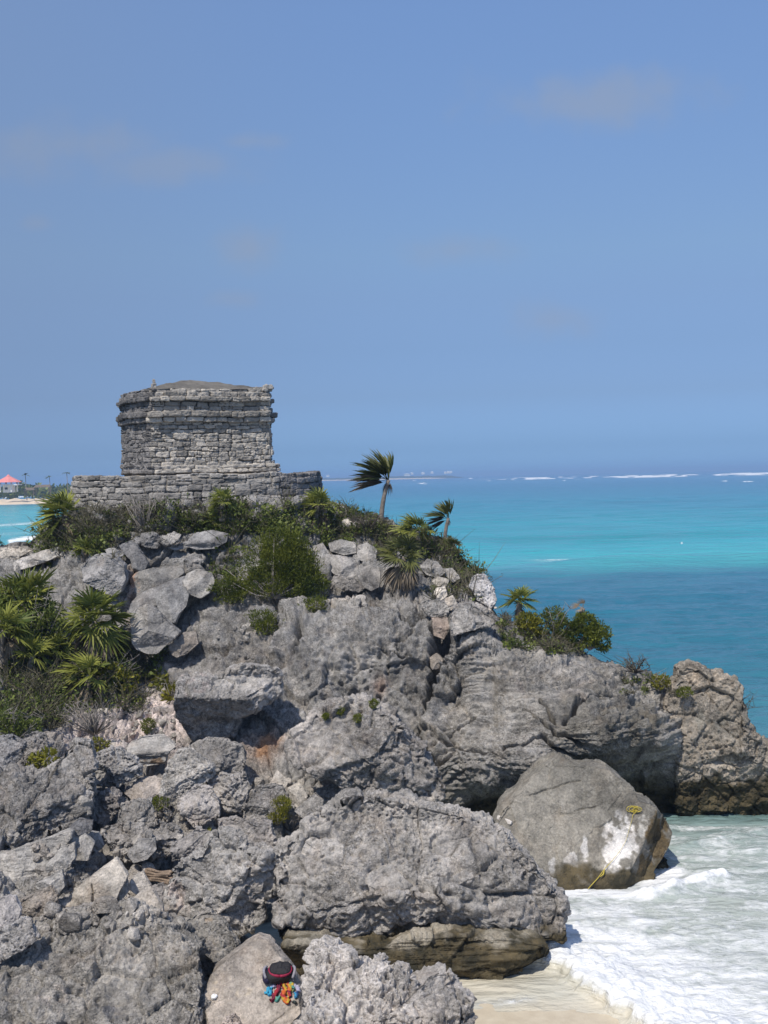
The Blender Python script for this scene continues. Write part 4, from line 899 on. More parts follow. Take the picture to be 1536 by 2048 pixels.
def palapa(u, v, D, w, label):
    c = P(u, v, D); r = empty('thatched_shelter', c); c2_ = np.array(c); tag(r, label, 'beach shelter')
    TH = plain('old_thatch', (0.16, 0.125, 0.09), 0.95, 0.3, 1.0, 0); s = w / 2
    V = np.array([(-s, -2, 0.8), (s, -2, 0.8), (s, 2, 0.8), (-s, 2, 0.8), (-s * 0.8, 0, 2.0), (s * 0.8, 0, 2.0)])
    mk('roof', V, [np.array([(0,1,5,4),(2,3,4,5)]), np.array([(3,0,4),(1,2,5)])], TH, r, False)
    for sx in (-0.8, 0.8):
        for sy in (-1.5, 1.5):
            b = Bag(); b.box((s * sx, sy, -0.3), (0.3, 0.3, 2.4)); b.build('post', TH, r, False)
palapa(86, 978, 560, 8, 'low thatched beach shelter between the pavilion and the temple platform')
palapa(60, 984, 545, 5, 'small thatched shelter next to the pavilion on the far beach')
WHITE = plain('far_white_wall', (0.8, 0.8, 0.8), 0.9, 0.05, 0.05, 0)
for i, (u, v, w, lab) in enumerate(((814, 949, 12, 'leftmost of the tiny white houses right of the windblown palm on the horizon'), (824, 946.5, 5, 'tiny white house second from the left on the distant headland'),
        (846, 946, 7, 'tiny white house alone in the middle of the distant headland'), (864, 944.5, 6, 'tiny white house just left of the tall pair on the headland'),
        (890, 945, 3.5, 'tiny narrow white house at the left of the pair near the headland tip'), (896, 944, 7, 'largest tiny white building near the headland tip'),
        (902, 943.8, 4, 'last tiny white house toward the headland tip'), (656, 951.5, 6, 'tiny white house beside the right edge of the temple platform on the horizon'))):
    D = 3400; c = P(u, v + 2.5, D); s = D / F; r = empty('distant_house', c); tag(r, lab, 'house', 'white houses on the distant headland')
    b = Bag(); b.box((0, 0, 1.6 * s), (w * s, w * s * 0.8, 3.6 * s)); b.build('wall', WHITE, r, False)
    V = np.array([(-w*s*.55, -w*s*.45, 3.3*s), (w*s*.55, -w*s*.45, 3.3*s), (w*s*.55, w*s*.45, 3.3*s), (-w*s*.55, w*s*.45, 3.3*s), (0, 0, 4.6*s)])
    mk('roof', V, np.array([(0,1,4),(1,2,4),(2,3,4),(3,0,4)]), WHITE, r, False)

# ------------------------------------------------------------------ the temple and its platform
def masonry_material():
    k = NT('temple_stone'); p = k.pos(); a = k.attr('var', True)
    t = k.math('ADD', k.math('MULTIPLY', a, 0.28), k.math('ADD', k.math('MULTIPLY', k.noise(p, 1.1, 5, 0.6), 0.40), k.math('MULTIPLY', k.noise(p, 9, 7, 0.7), 0.42)))
    c = k.ramp(t, (0.30, (0.11, 0.106, 0.10)), (0.46, (0.25, 0.24, 0.225)), (0.62, (0.42, 0.40, 0.37)), (0.85, (0.60, 0.565, 0.51)))
    li = k.ramp(k.noise(p, 4.5, 8, 0.72), (0.54, 0.0), (0.64, 1.0))
    c = k.mix(k.math('MULTIPLY', li, 0.6), c, (0.07, 0.068, 0.068))
    c = k.mix(1.0, c, k.attr('tint'), 'MULTIPLY')
    k.set(Base_Color=c, Roughness=0.93, Specular_IOR_Level=0.2)
    k.bump(k.math('ADD', k.noise(p, 24, 8, 0.72), k.math('MULTIPLY', k.ramp(k.vor(p, 26), (0, 0.0), (0.4, 1.0)), 0.5)), 0.8, 0.04)
    return k.m
STONE = masonry_material()
_bd, _bf = ico(3)
class Masonry:
    def __init__(s, seed): s.V = []; s.F = []; s.n = 0; s.A = []; s.T = []; s.rg = np.random.default_rng(seed)
    def stone(s, c, t, o, l, h, d, var, tint):
        rg = s.rg; q = _bd; m = (np.abs(q) ** 9).sum(1) ** (1 / 9); q = q / m[:, None]
        q = q * (1 + 0.10 * rg.normal(size=3) * 0 ) 
        # jittered corners
        J = rg.uniform(-0.16, 0.16, (2, 2, 2, 3)); w = (q + 1) / 2
        off = np.zeros_like(q)
        for i in (0, 1):
            for j in (0, 1):
                for k in (0, 1):
                    off += ((w[:, 0] if i else 1 - w[:, 0]) * (w[:, 1] if j else 1 - w[:, 1]) * (w[:, 2] if k else 1 - w[:, 2]))[:, None] * J[i, j, k]
        q = q + off
        V = c + q[:, :1] * t * l / 2 + q[:, 1:2] * o * d / 2 + q[:, 2:] * np.array((0, 0, 1.0)) * h / 2
        s.V.append(V); s.F.append(_bf + s.n); s.n += len(V); s.A.append(np.full(len(V), var)); s.T.append(np.broadcast_to(np.array(tint), (len(V), 3)))
    def wall(s, path, z0, courses, offs, l=(0.22, 0.55), depth=0.26, gap=0.008, jit=0.02, tintf=None, wav=0.02, closed=True, split=0.18, var=(0, 1)):
        """path: closed plan outline (n,2) anticlockwise; courses: heights; offs: outward offset per course"""
        rg = s.rg; pth = np.concatenate([path, path[:1]]); seg = np.linalg.norm(np.diff(pth, axis=0), axis=1); cum = np.concatenate([[0], np.cumsum(seg)]); Ltot = cum[-1]
        z = z0
        for ci, (h, of) in enumerate(zip(courses, offs)):
            x = rg.uniform(0, 0.3)
            while x < Ltot - 0.05:
                ln = min(rg.uniform(*l), Ltot - x) if Ltot - x > l[0] else Ltot - x
                mid = x + ln / 2; p = np.array([np.interp(mid, cum, pth[:, k]) for k in (0, 1)])
                a = np.array([np.interp(max(x, 0), cum, pth[:, k]) for k in (0, 1)]); b = np.array([np.interp(min(x + ln, Ltot), cum, pth[:, k]) for k in (0, 1)])
                t = b - a; L_ = np.linalg.norm(t); t = t / max(L_, 1e-6); o = np.array((t[1], -t[0]))
                p = (a + b) / 2 * 0.5 + p * 0.5
                zz = z + h / 2 + wav * noise(np.array([[p[0] * 0.9, p[1] * 0.9, ci * 0.37]]), 3)[0] * 2
                pr = of + rg.uniform(-jit, jit); tn = tintf(p, o, zz) if tintf else (1, 1, 1)
                t3, o3 = np.array((t[0], t[1], 0)), np.array((o[0], o[1], 0))
                def put(cx, cz, ll, hh):
                    c = np.array((p[0], p[1], 0)) + t3 * cx + o3 * (pr - depth / 2); c[2] = cz
                    s.stone(c, t3, o3, max(ll - gap, 0.04), max(hh - gap, 0.03), depth, rg.uniform(*var), tn)
                if rg.random() < split and h > 0.1:
                    f_ = rg.uniform(0.35, 0.65); put(0, zz - h / 2 + h * f_ / 2, L_, h * f_); 
                    g_ = rg.uniform(0.3, 0.7); put(-L_ / 2 + L_ * g_ / 2, zz + h / 2 - h * (1 - f_) / 2, L_ * g_, h * (1 - f_)); put(L_ / 2 - L_ * (1 - g_) / 2, zz + h / 2 - h * (1 - f_) / 2, L_ * (1 - g_), h * (1 - f_))
                else: put(0, zz, L_, h * rg.uniform(0.94, 1.06))
                x += ln
            z += h
        return z
    def core(s, path, z0, z1, inset=0.05, tint=(0.62, 0.60, 0.57)):
        c = path.mean(0); r = np.linalg.norm(path - c, axis=1)[:, None]; q = c + (path - c) * (1 - inset / r); n = len(q)
        V = np.concatenate([np.c_[q, np.full(n, z0)], np.c_[q, np.full(n, z1)], [[c[0], c[1], z1]]])
        Fc = [(i, (i + 1) % n, n + (i + 1) % n) for i in range(n)] + [(i, n + (i + 1) % n, n + i) for i in range(n)] + [(n + i, n + (i + 1) % n, 2 * n) for i in range(n)]
        s.V.append(V); s.F.append(np.array(Fc) + s.n); s.n += len(V); s.A.append(np.full(len(V), 0.45)); s.T.append(np.broadcast_to(np.array(tint), (len(V), 3)))
    def build(s, name, parent=None, loc=None):
        V = np.concatenate(s.V); p = V.astype(np.float32)
        N = vnormals(V, np.concatenate(s.F)); V = V + N * (0.022 * fbm(p * 7, 3, 5) + 0.012 * fbm(p * 20, 2, 6) - 0.02 * (1 - S(0.1, 0.4, worley(p * 9, 7)[0])))[:, None]
        base = np.array(parent.location) if parent is not None else np.zeros(3)
        return mk(name, V - base, np.concatenate(s.F), STONE, parent, True, {'var': np.concatenate(s.A), 'tint': np.concatenate(s.T)}, loc)
AL = rad(27); EX = np.array((math.cos(AL), math.sin(AL))); EY = np.array((-math.sin(AL), math.cos(AL)))
LF = P(299, 940, 38.3)[:2]
def plan(x0, x1, y0, y1, r=0.25, n=5, bulge=0.0):
    """rounded rectangle in the temple's own axes, anticlockwise"""
    pts = []
    for cx, cy, a0 in ((x1 - r, y0 + r, -90), (x1 - r, y1 - r, 0), (x0 + r, y1 - r, 90), (x0 + r, y0 + r, 180)):
        for k in range(n + 1):
            a = rad(a0 + 90 * k / n); pts.append((cx + r * math.cos(a), cy + r * math.sin(a)))
    pts = np.array(pts); dense = []
    for a, b in zip(pts, np.roll(pts, -1, 0)):
        m = max(1, int(np.linalg.norm(b - a) / 0.35)); dense += [a + (b - a) * i / m for i in range(m)]
    d = np.array(dense); return LF + d[:, :1] * EX + d[:, 1:] * EY
TW, TD = 4.28, 3.45
def temple():
    base = np.array((*(LF + EX * TW / 2 + EY * TD / 2), 9.30)); r = empty('temple', base)
    tag(r, 'small ruined square temple of weathered grey stone on the headland', 'temple')
    leftdark = lambda p, o, z: (0.55, 0.55, 0.57) if (o @ -EX) > 0.6 else ((0.8, 0.8, 0.82) if (o @ EX) > 0.7 else (1.16, 1.12, 1.05))  # side faces darker by facing: weather stain and painted-in shade
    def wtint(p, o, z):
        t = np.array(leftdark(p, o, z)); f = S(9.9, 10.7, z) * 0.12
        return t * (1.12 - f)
    pl = plan(0, TW, 0, TD, 0.14)
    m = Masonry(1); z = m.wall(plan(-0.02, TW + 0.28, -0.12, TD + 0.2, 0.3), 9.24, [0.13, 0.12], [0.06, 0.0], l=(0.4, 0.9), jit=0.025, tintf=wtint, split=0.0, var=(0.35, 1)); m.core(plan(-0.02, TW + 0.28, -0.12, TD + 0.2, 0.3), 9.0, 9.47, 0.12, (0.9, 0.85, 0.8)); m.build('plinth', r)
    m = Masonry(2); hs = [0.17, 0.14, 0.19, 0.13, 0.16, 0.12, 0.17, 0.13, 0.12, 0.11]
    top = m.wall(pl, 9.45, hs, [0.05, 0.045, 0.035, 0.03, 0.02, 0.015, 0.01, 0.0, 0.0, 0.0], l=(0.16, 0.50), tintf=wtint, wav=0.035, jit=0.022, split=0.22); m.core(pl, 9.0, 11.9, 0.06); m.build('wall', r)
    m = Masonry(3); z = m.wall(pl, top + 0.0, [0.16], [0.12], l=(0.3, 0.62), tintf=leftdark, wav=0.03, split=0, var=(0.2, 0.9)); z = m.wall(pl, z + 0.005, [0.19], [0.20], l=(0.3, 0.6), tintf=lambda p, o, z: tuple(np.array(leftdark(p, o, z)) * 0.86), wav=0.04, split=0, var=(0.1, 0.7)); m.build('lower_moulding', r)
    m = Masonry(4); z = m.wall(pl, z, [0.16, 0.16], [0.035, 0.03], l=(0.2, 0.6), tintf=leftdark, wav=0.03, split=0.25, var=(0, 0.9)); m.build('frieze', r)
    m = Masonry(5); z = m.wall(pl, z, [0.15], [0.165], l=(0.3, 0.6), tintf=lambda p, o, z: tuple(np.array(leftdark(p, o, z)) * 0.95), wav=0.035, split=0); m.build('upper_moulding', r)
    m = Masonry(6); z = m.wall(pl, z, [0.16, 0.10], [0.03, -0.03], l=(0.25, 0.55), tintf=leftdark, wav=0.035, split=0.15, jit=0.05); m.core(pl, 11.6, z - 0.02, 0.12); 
    for _ in range(5):
        q = LF + EX * (TW - 0.28 + m.rg.uniform(-0.3, 0.25)) + EY * (0.35 + m.rg.uniform(-0.2, 0.5)); m.stone(np.array((*q, z + m.rg.uniform(-0.02, 0.14))), np.array((*EX, 0)), np.array((*EY, 0)), 0.3, 0.15, 0.28, m.rg.random(), (0.9, 0.9, 0.9))
    m.build('parapet', r)
    # low domed roof of old lime concrete
    c = pl.mean(0); V = []; K = 26; n = len(pl)
    for j in range(K):
        f = 1 - j / K; q = c + (pl - c) * (0.975 * f); e_ = 1 - f
        V.append(np.c_[q, np.full(n, z - 0.03) + 0.42 * (1 - f ** 1.5)])
    V = np.concatenate(V + [[[c[0], c[1], z + 0.39]]]); V[:, 2] += 0.05 * fbm(V.astype(np.float32) * 1.6, 3, 4) + 0.015 * fbm(V.astype(np.float32) * 9, 2, 5)
    idx = np.arange(K * n).reshape(K, n); Q = np.stack((idx[:-1], np.roll(idx[:-1], -1, 1), np.roll(idx[1:], -1, 1), idx[1:]), -1).reshape(-1, 4)
    T = np.array([(idx[-1, i], idx[-1, (i + 1) % n], K * n) for i in range(n)])
    mk('roof', V - base, [Q, T], STONE, r, True, {'var': np.full(len(V), 0.2), 'tint': np.ones((len(V), 3)) * (0.62, 0.60, 0.56)})
    m = Masonry(8); q = LF + EX * 0.32 + EY * 0.35
    m.stone(np.array((*q, z + 0.06)), np.array((*EX, 0)), np.array((*EY, 0)), 0.15, 0.22, 0.15, 0.5, (1, 1, 1)); m.stone(np.array((*q, z + 0.21)), np.array((*EX, 0)), np.array((*EY, 0)), 0.08, 0.18, 0.08, 0.5, (1, 1, 1)); m.build('finial', r)
temple()
def platform():
    c = np.array((P(397, 960, 41.0)[0], 41.0)); n = 64; a = np.arange(n) / n * 2 * math.pi; rx, ry, k = 4.15, 3.75, 2.7
    ca, sa = np.cos(a), np.sin(a); rr = 1 / ((np.abs(ca) ** k + np.abs(sa) ** k) ** (1 / k)); q = np.stack((rx * rr * ca, ry * rr * sa), 1)
    t = rad(8); q = q @ np.array(((math.cos(t), math.sin(t)), (-math.sin(t), math.cos(t)))) + c
    r = empty('temple_platform', (c[0], c[1], 7.8)); tag(r, 'low curved stone platform carrying the temple above the scrub', 'platform')
    tint = lambda p, o, z: (0.62, 0.62, 0.65) if o[0] > 0.55 else (0.92, 0.91, 0.90)  # right-facing stones darkened, the curve's shaded side put into the tint
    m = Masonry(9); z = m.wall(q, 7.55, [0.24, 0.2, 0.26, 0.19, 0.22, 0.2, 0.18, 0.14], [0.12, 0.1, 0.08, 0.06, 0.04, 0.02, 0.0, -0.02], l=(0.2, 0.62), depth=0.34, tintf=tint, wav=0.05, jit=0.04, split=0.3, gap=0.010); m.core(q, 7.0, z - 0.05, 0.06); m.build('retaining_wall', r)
    K = 12; V = []
    for j in range(K):
        f = 1 - j / K; V.append(np.c_[c + (q - c) * (0.965 * f), np.full(n, z - 0.05 + 0.10 * (1 - f))])
    V = np.concatenate(V + [[[c[0], c[1], z + 0.05]]]); V[:, 2] += 0.05 * fbm(V.astype(np.float32) * 1.2, 3, 4)
    idx = np.arange(K * n).reshape(K, n); Q = np.stack((idx[:-1], np.roll(idx[:-1], -1, 1), np.roll(idx[1:], -1, 1), idx[1:]), -1).reshape(-1, 4)
    mk('terrace_floor', V - np.array(r.location), [Q, np.array([(idx[-1, i], idx[-1, (i + 1) % n], K * n) for i in range(n)])], STONE, r, True, {'var': np.full(len(V), 0.5), 'tint': np.ones((len(V), 3)) * (0.85, 0.79, 0.70)})
platform()

# ------------------------------------------------------------------ fan palms
WIND = np.array((-1.0, 0.15, 0.05))
def fan_leaf(o, d, lp, lb, rg, wind=0.0, spread=105, ns=17, droop=0.25, closed=1.0):
    d = d / np.linalg.norm(d); up = np.array((0, 0, 1.0)); s = np.cross(d, up); s /= max(np.linalg.norm(s), 1e-6); n = np.cross(s, d)
    tw = rg.uniform(-0.7, 0.7); s, n = s * math.cos(tw) + n * math.sin(tw), n * math.cos(tw) - s * math.sin(tw)
    h = o + d * lp
    V = []; Q = []; var = []
    # petiole
    w = 0.012 + 0.01 * lb
    V += [o - s * w, o + s * w, h + s * w * 0.7, h - s * w * 0.7]; Q.append((0, 1, 2, 3)); v0 = rg.uniform(0.15, 0.95); var += [v0 * 0.8] * 4
    for i in range(ns):
        f = i / (ns - 1) * 2 - 1; a = rad(spread * f * closed); L = lb * (1 - 0.38 * f * f) * rg.uniform(0.85, 1.1)
        e = d * math.cos(a) + s * math.sin(a) + n * (0.28 * abs(f) - 0.1); e /= np.linalg.norm(e)
        t = np.cross(n, e); t /= np.linalg.norm(t); t = t + n * (0.6 if i % 2 else -0.6)
        wd = lb * 0.075 * (0.6 + 0.4 * closed)
        dr = droop * rg.uniform(0.4, 1.5); w_ = wind * rg.uniform(0.6, 1.2)
        def at(x): return h + e * L * x + up * (-dr * L * x ** 2.4) + WIND * (w_ * L * x ** 1.8)
        k = len(V); m1, m2, tp = at(0.42), at(0.76), at(1.0)
        V += [h - t * wd * 0.12, h + t * wd * 0.12, m1 - t * wd * 0.55, m1 + t * wd * 0.55, m2 - t * wd * 0.36, m2 + t * wd * 0.36, tp - t * wd * 0.04, tp + t * wd * 0.04]
        Q += [(k, k + 1, k + 3, k + 2), (k + 2, k + 3, k + 5, k + 4), (k + 4, k + 5, k + 7, k + 6)]
        q = np.clip(v0 + rg.uniform(-0.2, 0.2), 0, 1); var += [q * 0.8, q * 0.8, q, q, q, q, min(1, q + 0.15), min(1, q + 0.15)]
    return np.array(V), np.array(Q), np.array(var)
def fan_palm(label, base_px, crown_px, r_px, n=18, wind=0.0, dead=8, mat=FAN, lean=None, emin=-25, D=None, name='fan_palm', trunk_r=0.09, bias=(0, 0, 0), group=None, spread=105, lp=0.42, skirt=0.9):
    rg = np.random.default_rng(int(base_px[0] * 7 + base_px[1]))
    p, Dh = hit(*base_px)
    if D is not None: p, Dh = P(base_px[0], base_px[1], D), D
    c = P(crown_px[0], crown_px[1], Dh - 0.0); R = r_px * Dh / F
    r = empty(name, p); tag(r, label, 'palm tree' if name != 'fan_palm' else 'fan palm', group)
    o = c - p; h = np.linalg.norm(o)
    t = Bag(); ts = np.linspace(0, 1, 9); bend = np.cross(o, fw) * 0.06
    t.tube([-0.12 * o / h + 0 * o] + [o * x + bend * math.sin(math.pi * x) for x in ts], [trunk_r * 1.25] + [trunk_r * (1.15 - 0.4 * x) * (1 + 0.07 * (i % 2)) for i, x in enumerate(ts)], 9); t.build('trunk', BARK, r)
    g = Bag()
    for k in range(n):
        el = rad(82 - (82 - emin) * ((k + 0.5) / n) ** 0.85); az = k * 2.39996 + rg.uniform(-0.3, 0.3)
        d = np.array((math.cos(az) * math.cos(el), math.sin(az) * math.cos(el), math.sin(el))) + np.array(bias) + WIND * wind * 1.1
        q = rg.uniform(0.8, 1.12)
        g.add(*((lambda V, Q, a: (V, Q, None, a))(*fan_leaf(o, d, R * lp * q, R * (1 - lp) * 1.05 * q, rg, wind, spread=spread * (1 - 0.35 * min(wind, 1)), droop=0.22))))
    g.build('crown', mat, r, False)
    if dead:
        g = Bag()
        for k in range(dead):
            el = rad(rg.uniform(-86, -40)); az = rg.uniform(0, 2 * math.pi)
            d = np.array((math.cos(az) * math.cos(el), math.sin(az) * math.cos(el), math.sin(el))) + WIND * wind * 0.5
            g.add(*((lambda V, Q, a: (V, Q, None, a))(*fan_leaf(o * (1 - 0.1 * rg.random()), d, R * 0.32 * skirt, R * 0.55 * skirt, rg, wind * 0.6, closed=rg.uniform(0.3, 0.6), droop=0.35))))
        g.build('dead_skirt', FANDEAD, r, False)
    return r
def windblown_palm(label, base_px, crown_px, R_px, n, arc, trunk_r, green=0.5):
    """a palm whose fans all stream to leeward; arc = directions of the fans (degrees from east) and their reach"""
    rg = np.random.default_rng(int(base_px[0])); p, Dh = hit(*base_px); c = P(*crown_px, Dh); o = c - p; s = Dh / F
    r = empty('windblown_palm', p); tag(r, label, 'palm tree')
    t = Bag(); ts = np.linspace(0, 1, 10); bend = np.array((0.10, 0, 0)) * np.linalg.norm(o)
    t.tube([o * x * 1.0 - bend * 0.35 * math.sin(math.pi * x) for x in np.linspace(-0.12, 1, 10)], [trunk_r * (1.2 - 0.35 * x) * (1 + 0.06 * (i % 2)) for i, x in enumerate(ts)], 9); t.build('trunk', BARK, r)
    g = Bag(); h = Bag()
    for k in range(n):
        f = (k + rg.uniform(-0.3, 0.3)) / (n - 1); a = rad(arc[0] + (arc[1] - arc[0]) * f); L = R_px * s * rg.uniform(0.8, 1.08)
        d = np.array((math.cos(a), rg.uniform(-0.55, 0.55), math.sin(a)))
        V, Q, va = fan_leaf(o + np.array((0, 0, rg.uniform(-0.05, 0.05))), d, L * 0.24, L * 0.8, rg, 0.30, spread=48, ns=15, droop=0.12, closed=rg.uniform(0.6, 1.0))
        va = np.clip(va * 0.55 + (0.5 if f < 0.3 else -0.05), 0, 1); (g if f < 0.78 else h).add(V, Q, None, va)
    g.build('crown', FANDARK, r, False)
    for k in range(5):
        a = rad(rg.uniform(235, 300)); L = R_px * s * rg.uniform(0.25, 0.42); d = np.array((math.cos(a), rg.uniform(-0.4, 0.4), math.sin(a)))
        V, Q, va = fan_leaf(o, d, L * 0.3, L * 0.8, rg, 0.2, ns=9, closed=0.35, droop=0.3); h.add(V, Q, None, va * 0.6)
    h.build('dead_skirt', FANDEAD, r, False)
windblown_palm('tall windblown palm with a slender grey trunk standing against the sea', (762,1044), (777,960), 68, 20, (74, 196), 0.07)
windblown_palm('shorter windblown palm at the seaward edge of the scrub', (890,1080), (897,1036), 42, 14, (70, 215), 0.055)
fan_palm('dark dense fan palm at the left edge above the scrub', (60,1290), (50,1205), 92, n=30, dead=12, mat=FAN, wind=0.1)
fan_palm('ragged fan palm cut by the left edge of the picture', (8,1345), (8,1260), 74, n=20, dead=8)
fan_palm('low bright fan palm between the two palms at the left', (62,1345), (66,1310), 52, n=13, dead=5, skirt=1.2)
fan_palm('full fan palm with a brown skirt left of the cleft faced boulder', (190,1345), (190,1242), 84, n=28, dead=22, emin=-45, skirt=1.1)
fan_palm('small yellow fan palm squeezed between the full palm and the low bright palm', (112,1330), (110,1296), 46, n=12, dead=4, trunk_r=0.05)
fan_palm('lone drooping fan palm at the foot of the cleft faced boulder', (236,1318), (232,1282), 40, n=9, dead=5, trunk_r=0.05, emin=-50)
fan_palm('yellowish windburnt fan palm above the pink rubble', (178,1415), (178,1350), 64, n=18, dead=24, wind=0.35, emin=-40, mat=FAN, skirt=1.25)
fan_palm('bushy fan palm leaning left at the corner of the temple platform', (128,1075), (132,1030), 62, n=24, dead=4, wind=0.3, emin=-30)
fan_palm('small yellow green fan palm above the blunt round boulder', (167,1115), (167,1096), 30, n=12, dead=2, trunk_r=0.05)
fan_palm('tiny fan palm sprouting beside the low slanting slab', (86,1140), (86,1126), 25, n=10, dead=2, trunk_r=0.05)
fan_palm('dark fan palm tip poking in at the left edge by the sea', (-14,1100), (-12,1082), 24, n=10, dead=2, trunk_r=0.05, mat=FANDARK)
fan_palm('fan palm in front of the middle of the temple platform', (445,1035), (447,1004), 38, n=14, dead=4)
fan_palm('small fan palm under the one in front of the platform', (430,1062), (428,1042), 28, n=11, dead=3, trunk_r=0.06)
fan_palm('fan palm with a grey brown skirt at the right end of the platform', (632,1060), (636,1012), 46, n=16, dead=18, wind=0.25, skirt=1.35)
fan_palm('large fan palm with thatch of dead leaves above the cleft', (806,1170), (806,1112), 56, n=20, mat=FANDARK, dead=20, wind=0.15, skirt=1.3)
fan_palm('shaggy fan palm crown behind the one above the cleft', (838,1098), (836,1062), 48, n=18, dead=8, wind=0.35)
fan_palm('brown half dead fan palm next to the shorter windblown palm', (868,1095), (862,1072), 36, n=10, dead=12, wind=0.4, mat=FANDARK)
fan_palm('squat dark fan palm on the last knoll of the scrub', (906,1120), (906,1095), 32, n=16, dead=5, wind=0.2, mat=FANDARK)
fan_palm('spiky fan palm on the saddle above the sea', (1040,1235), (1040,1204), 44, n=20, dead=6, emin=-20)
fan_palm('withered grey palm behind the round green bush', (1162,1250), (1166,1216), 26, n=3, dead=14, mat=FANDEAD, wind=0.4)

# ------------------------------------------------------------------ shrubs
def shrub(label, lobes, base_px, n, L=0.075, Wd=0.035, mat=BUSH, name='shrub', stems=7, dD=0.0, thick=1.0, up=0.5, twig=TWIG, stick=0, cat='shrub', D=None):
    """lobes: pixel boxes (u0,v0,u1,v1) turned into leafy ellipsoids at the plant's own distance"""
    rg = np.random.default_rng(int(base_px[0] * 3 + base_px[1]))
    p, Dh = hit(*base_px); Dh = (D or Dh) - 0.15 + dD; p = P(base_px[0], base_px[1], Dh + 0.1) if D is None else P(*base_px, D)
    r = empty(name, p); tag(r, label, cat)
    f = Bag(); st = Bag(); vol = np.array([(a2 - a0) * (b2 - b0) for a0, b0, a2, b2 in lobes], float); vol /= vol.sum(); cs = []
    for (a0, b0, a2, b2), w in zip(lobes, vol):
        hx, hz = (a2 - a0) / 2 * Dh / F, (b2 - b0) / 2 * Dh / F; hy = 0.5 * (hx + hz) * thick
        c = P((a0 + a2) / 2, (b0 + b2) / 2, Dh + 0.4 * hy) - p; cs.append((c, hx, hz))
        m = int(n * w * 2.6); q = rg.normal(size=(m, 3)); q /= np.linalg.norm(q, axis=1)[:, None]
        rr = rg.uniform(0.15, 1.0, m) ** 0.5; x = q * rr[:, None] * (hx, hy, hz)
        cl = noise((x + c) * 2.6 / max(0.4, min(hx, hz)) ** 0.4 + 5, 4) + 0.5 * noise((x + c) * 6.5, 5)
        keep = (cl > -0.02 - 0.45 * (1 - rr)) & (rr * (1 + 0.5 * noise(q * 2.2, 9)) < 1.0)
        x = x[keep][:int(n * w)] + c; q = q[keep][:int(n * w)]
        d = q * 0.7 + rg.normal(size=q.shape) * 0.55 + (0, 0, up)
        V, Q = leaves(x, d, L, Wd, rg); var = np.clip(0.45 + 0.8 * noise(x * 1.8, 6) + rg.uniform(-0.35, 0.35, len(x)), 0, 1)
        f.add(V, Q, None, np.repeat(var, 4))
        for k in range(max(2, int(stems * w + 1))):
            e = c + rg.normal(size=3) * (hx * 0.45, hy * 0.45, hz * 0.4); m_ = e * 0.5 + rg.normal(size=3) * 0.06 * np.linalg.norm(e)
            st.tube([np.zeros(3), m_ * (1, 1, 0.8), e], [0.022, 0.014, 0.005], 5)
    if n: f.build('foliage', mat, r, False)
    for k in range(stick):
        c, hx, hz = cs[k % len(cs)]
        e = c + (rg.uniform(-1.1, 1.1) * hx, rg.uniform(-0.5, 0.2), hz * rg.uniform(0.3, 1.15)); a = e * 0.55 + rg.normal(size=3) * 0.1
        st.tube([e * 0, a, e], [0.016, 0.011, 0.004], 5)
        for _ in range(3):
            t0 = rg.uniform(0.4, 0.95); b0_ = a + (e - a) * t0; st.tube([b0_, b0_ + rg.normal(size=3) * (0.14, 0.1, 0.10) + (0, 0, 0.10)], [0.007, 0.003], 4)
    st.build('stems', twig, r)
    return r
shrub('large feathery green bush on the ledge above the cliff', [(500,1048,625,1130),(470,1085,650,1165),(440,1130,655,1200),(415,1150,500,1212),(560,1120,662,1212),(520,1060,640,1180)], (548,1196), 26000, 0.08, 0.027, BUSH, stems=26, up=0.9, thick=0.8, dD=-0.5)
shrub('thin olive bush on the cliff below the feathery bush', [(486,1215,560,1262),(500,1235,575,1272)], (530,1268), 2000, 0.07, 0.028, BUSH, up=0.8)
shrub('low trailing greenery at the right foot of the feathery bush', [(596,1192,668,1226)], (632,1222), 1100, 0.07, 0.028, BUSH, up=0.4)
shrub('dark leafy thicket behind the left hand palms', [(-30,1160,110,1300),(60,1200,150,1330)], (60,1330), 3200, 0.11, 0.05, COVER, stems=16, stick=14, up=0.6, dD=0.5)
shrub('tangled low thicket under the full fan palm', [(100,1290,230,1360),(180,1310,280,1372)], (180,1365), 1100, 0.09, 0.045, COVER, stems=8, stick=16, up=0.5, dD=0.2)
shrub('round bright green bush at the cliff edge over the sea', [(1130,1224,1200,1278),(1110,1250,1200,1296),(1168,1242,1224,1292),(1184,1270,1222,1304)], (1180,1300), 5600, 0.085, 0.036, BUSH, stems=12, up=0.6, dD=-0.2)
shrub('yellow green shrub below the spiky fan palm', [(1028,1224,1080,1262),(1050,1235,1098,1272)], (1058,1268), 2400, 0.075, 0.035, BUSHY, dD=-0.2)
shrub('mixed olive shrub between the yellow shrub and the round bush', [(1078,1212,1140,1262),(1100,1245,1150,1280)], (1108,1275), 2200, 0.08, 0.03, BUSH, stick=8, dD=-0.1)
shrub('bright green feathery plant growing among the rubble', [(540,1592,588,1625),(528,1612,582,1648)], (556,1650), 2400, 0.055, 0.016, BUSHY, up=1.0, name='plant', cat='plant')
shrub('small dark green plant by the squat pale boulder', [(300,1592,342,1622)], (322,1622), 420, 0.06, 0.022, BUSH, up=0.9, name='plant', cat='plant', stick=5)
shrub('round moss green cushion plant on the pink rubble', [(281,1432,312,1468)], (296,1462), 900, 0.05, 0.02, BUSH, up=0.2, name='plant', cat='plant', dD=-0.05)
shrub('broad leaved creeper hanging over the pink rubble', [(298,1352,340,1378),(328,1365,368,1412),(346,1395,372,1422)], (345,1395), 330, 0.13, 0.11, BUSHY, up=0.3, name='plant', cat='creeper', stick=4)
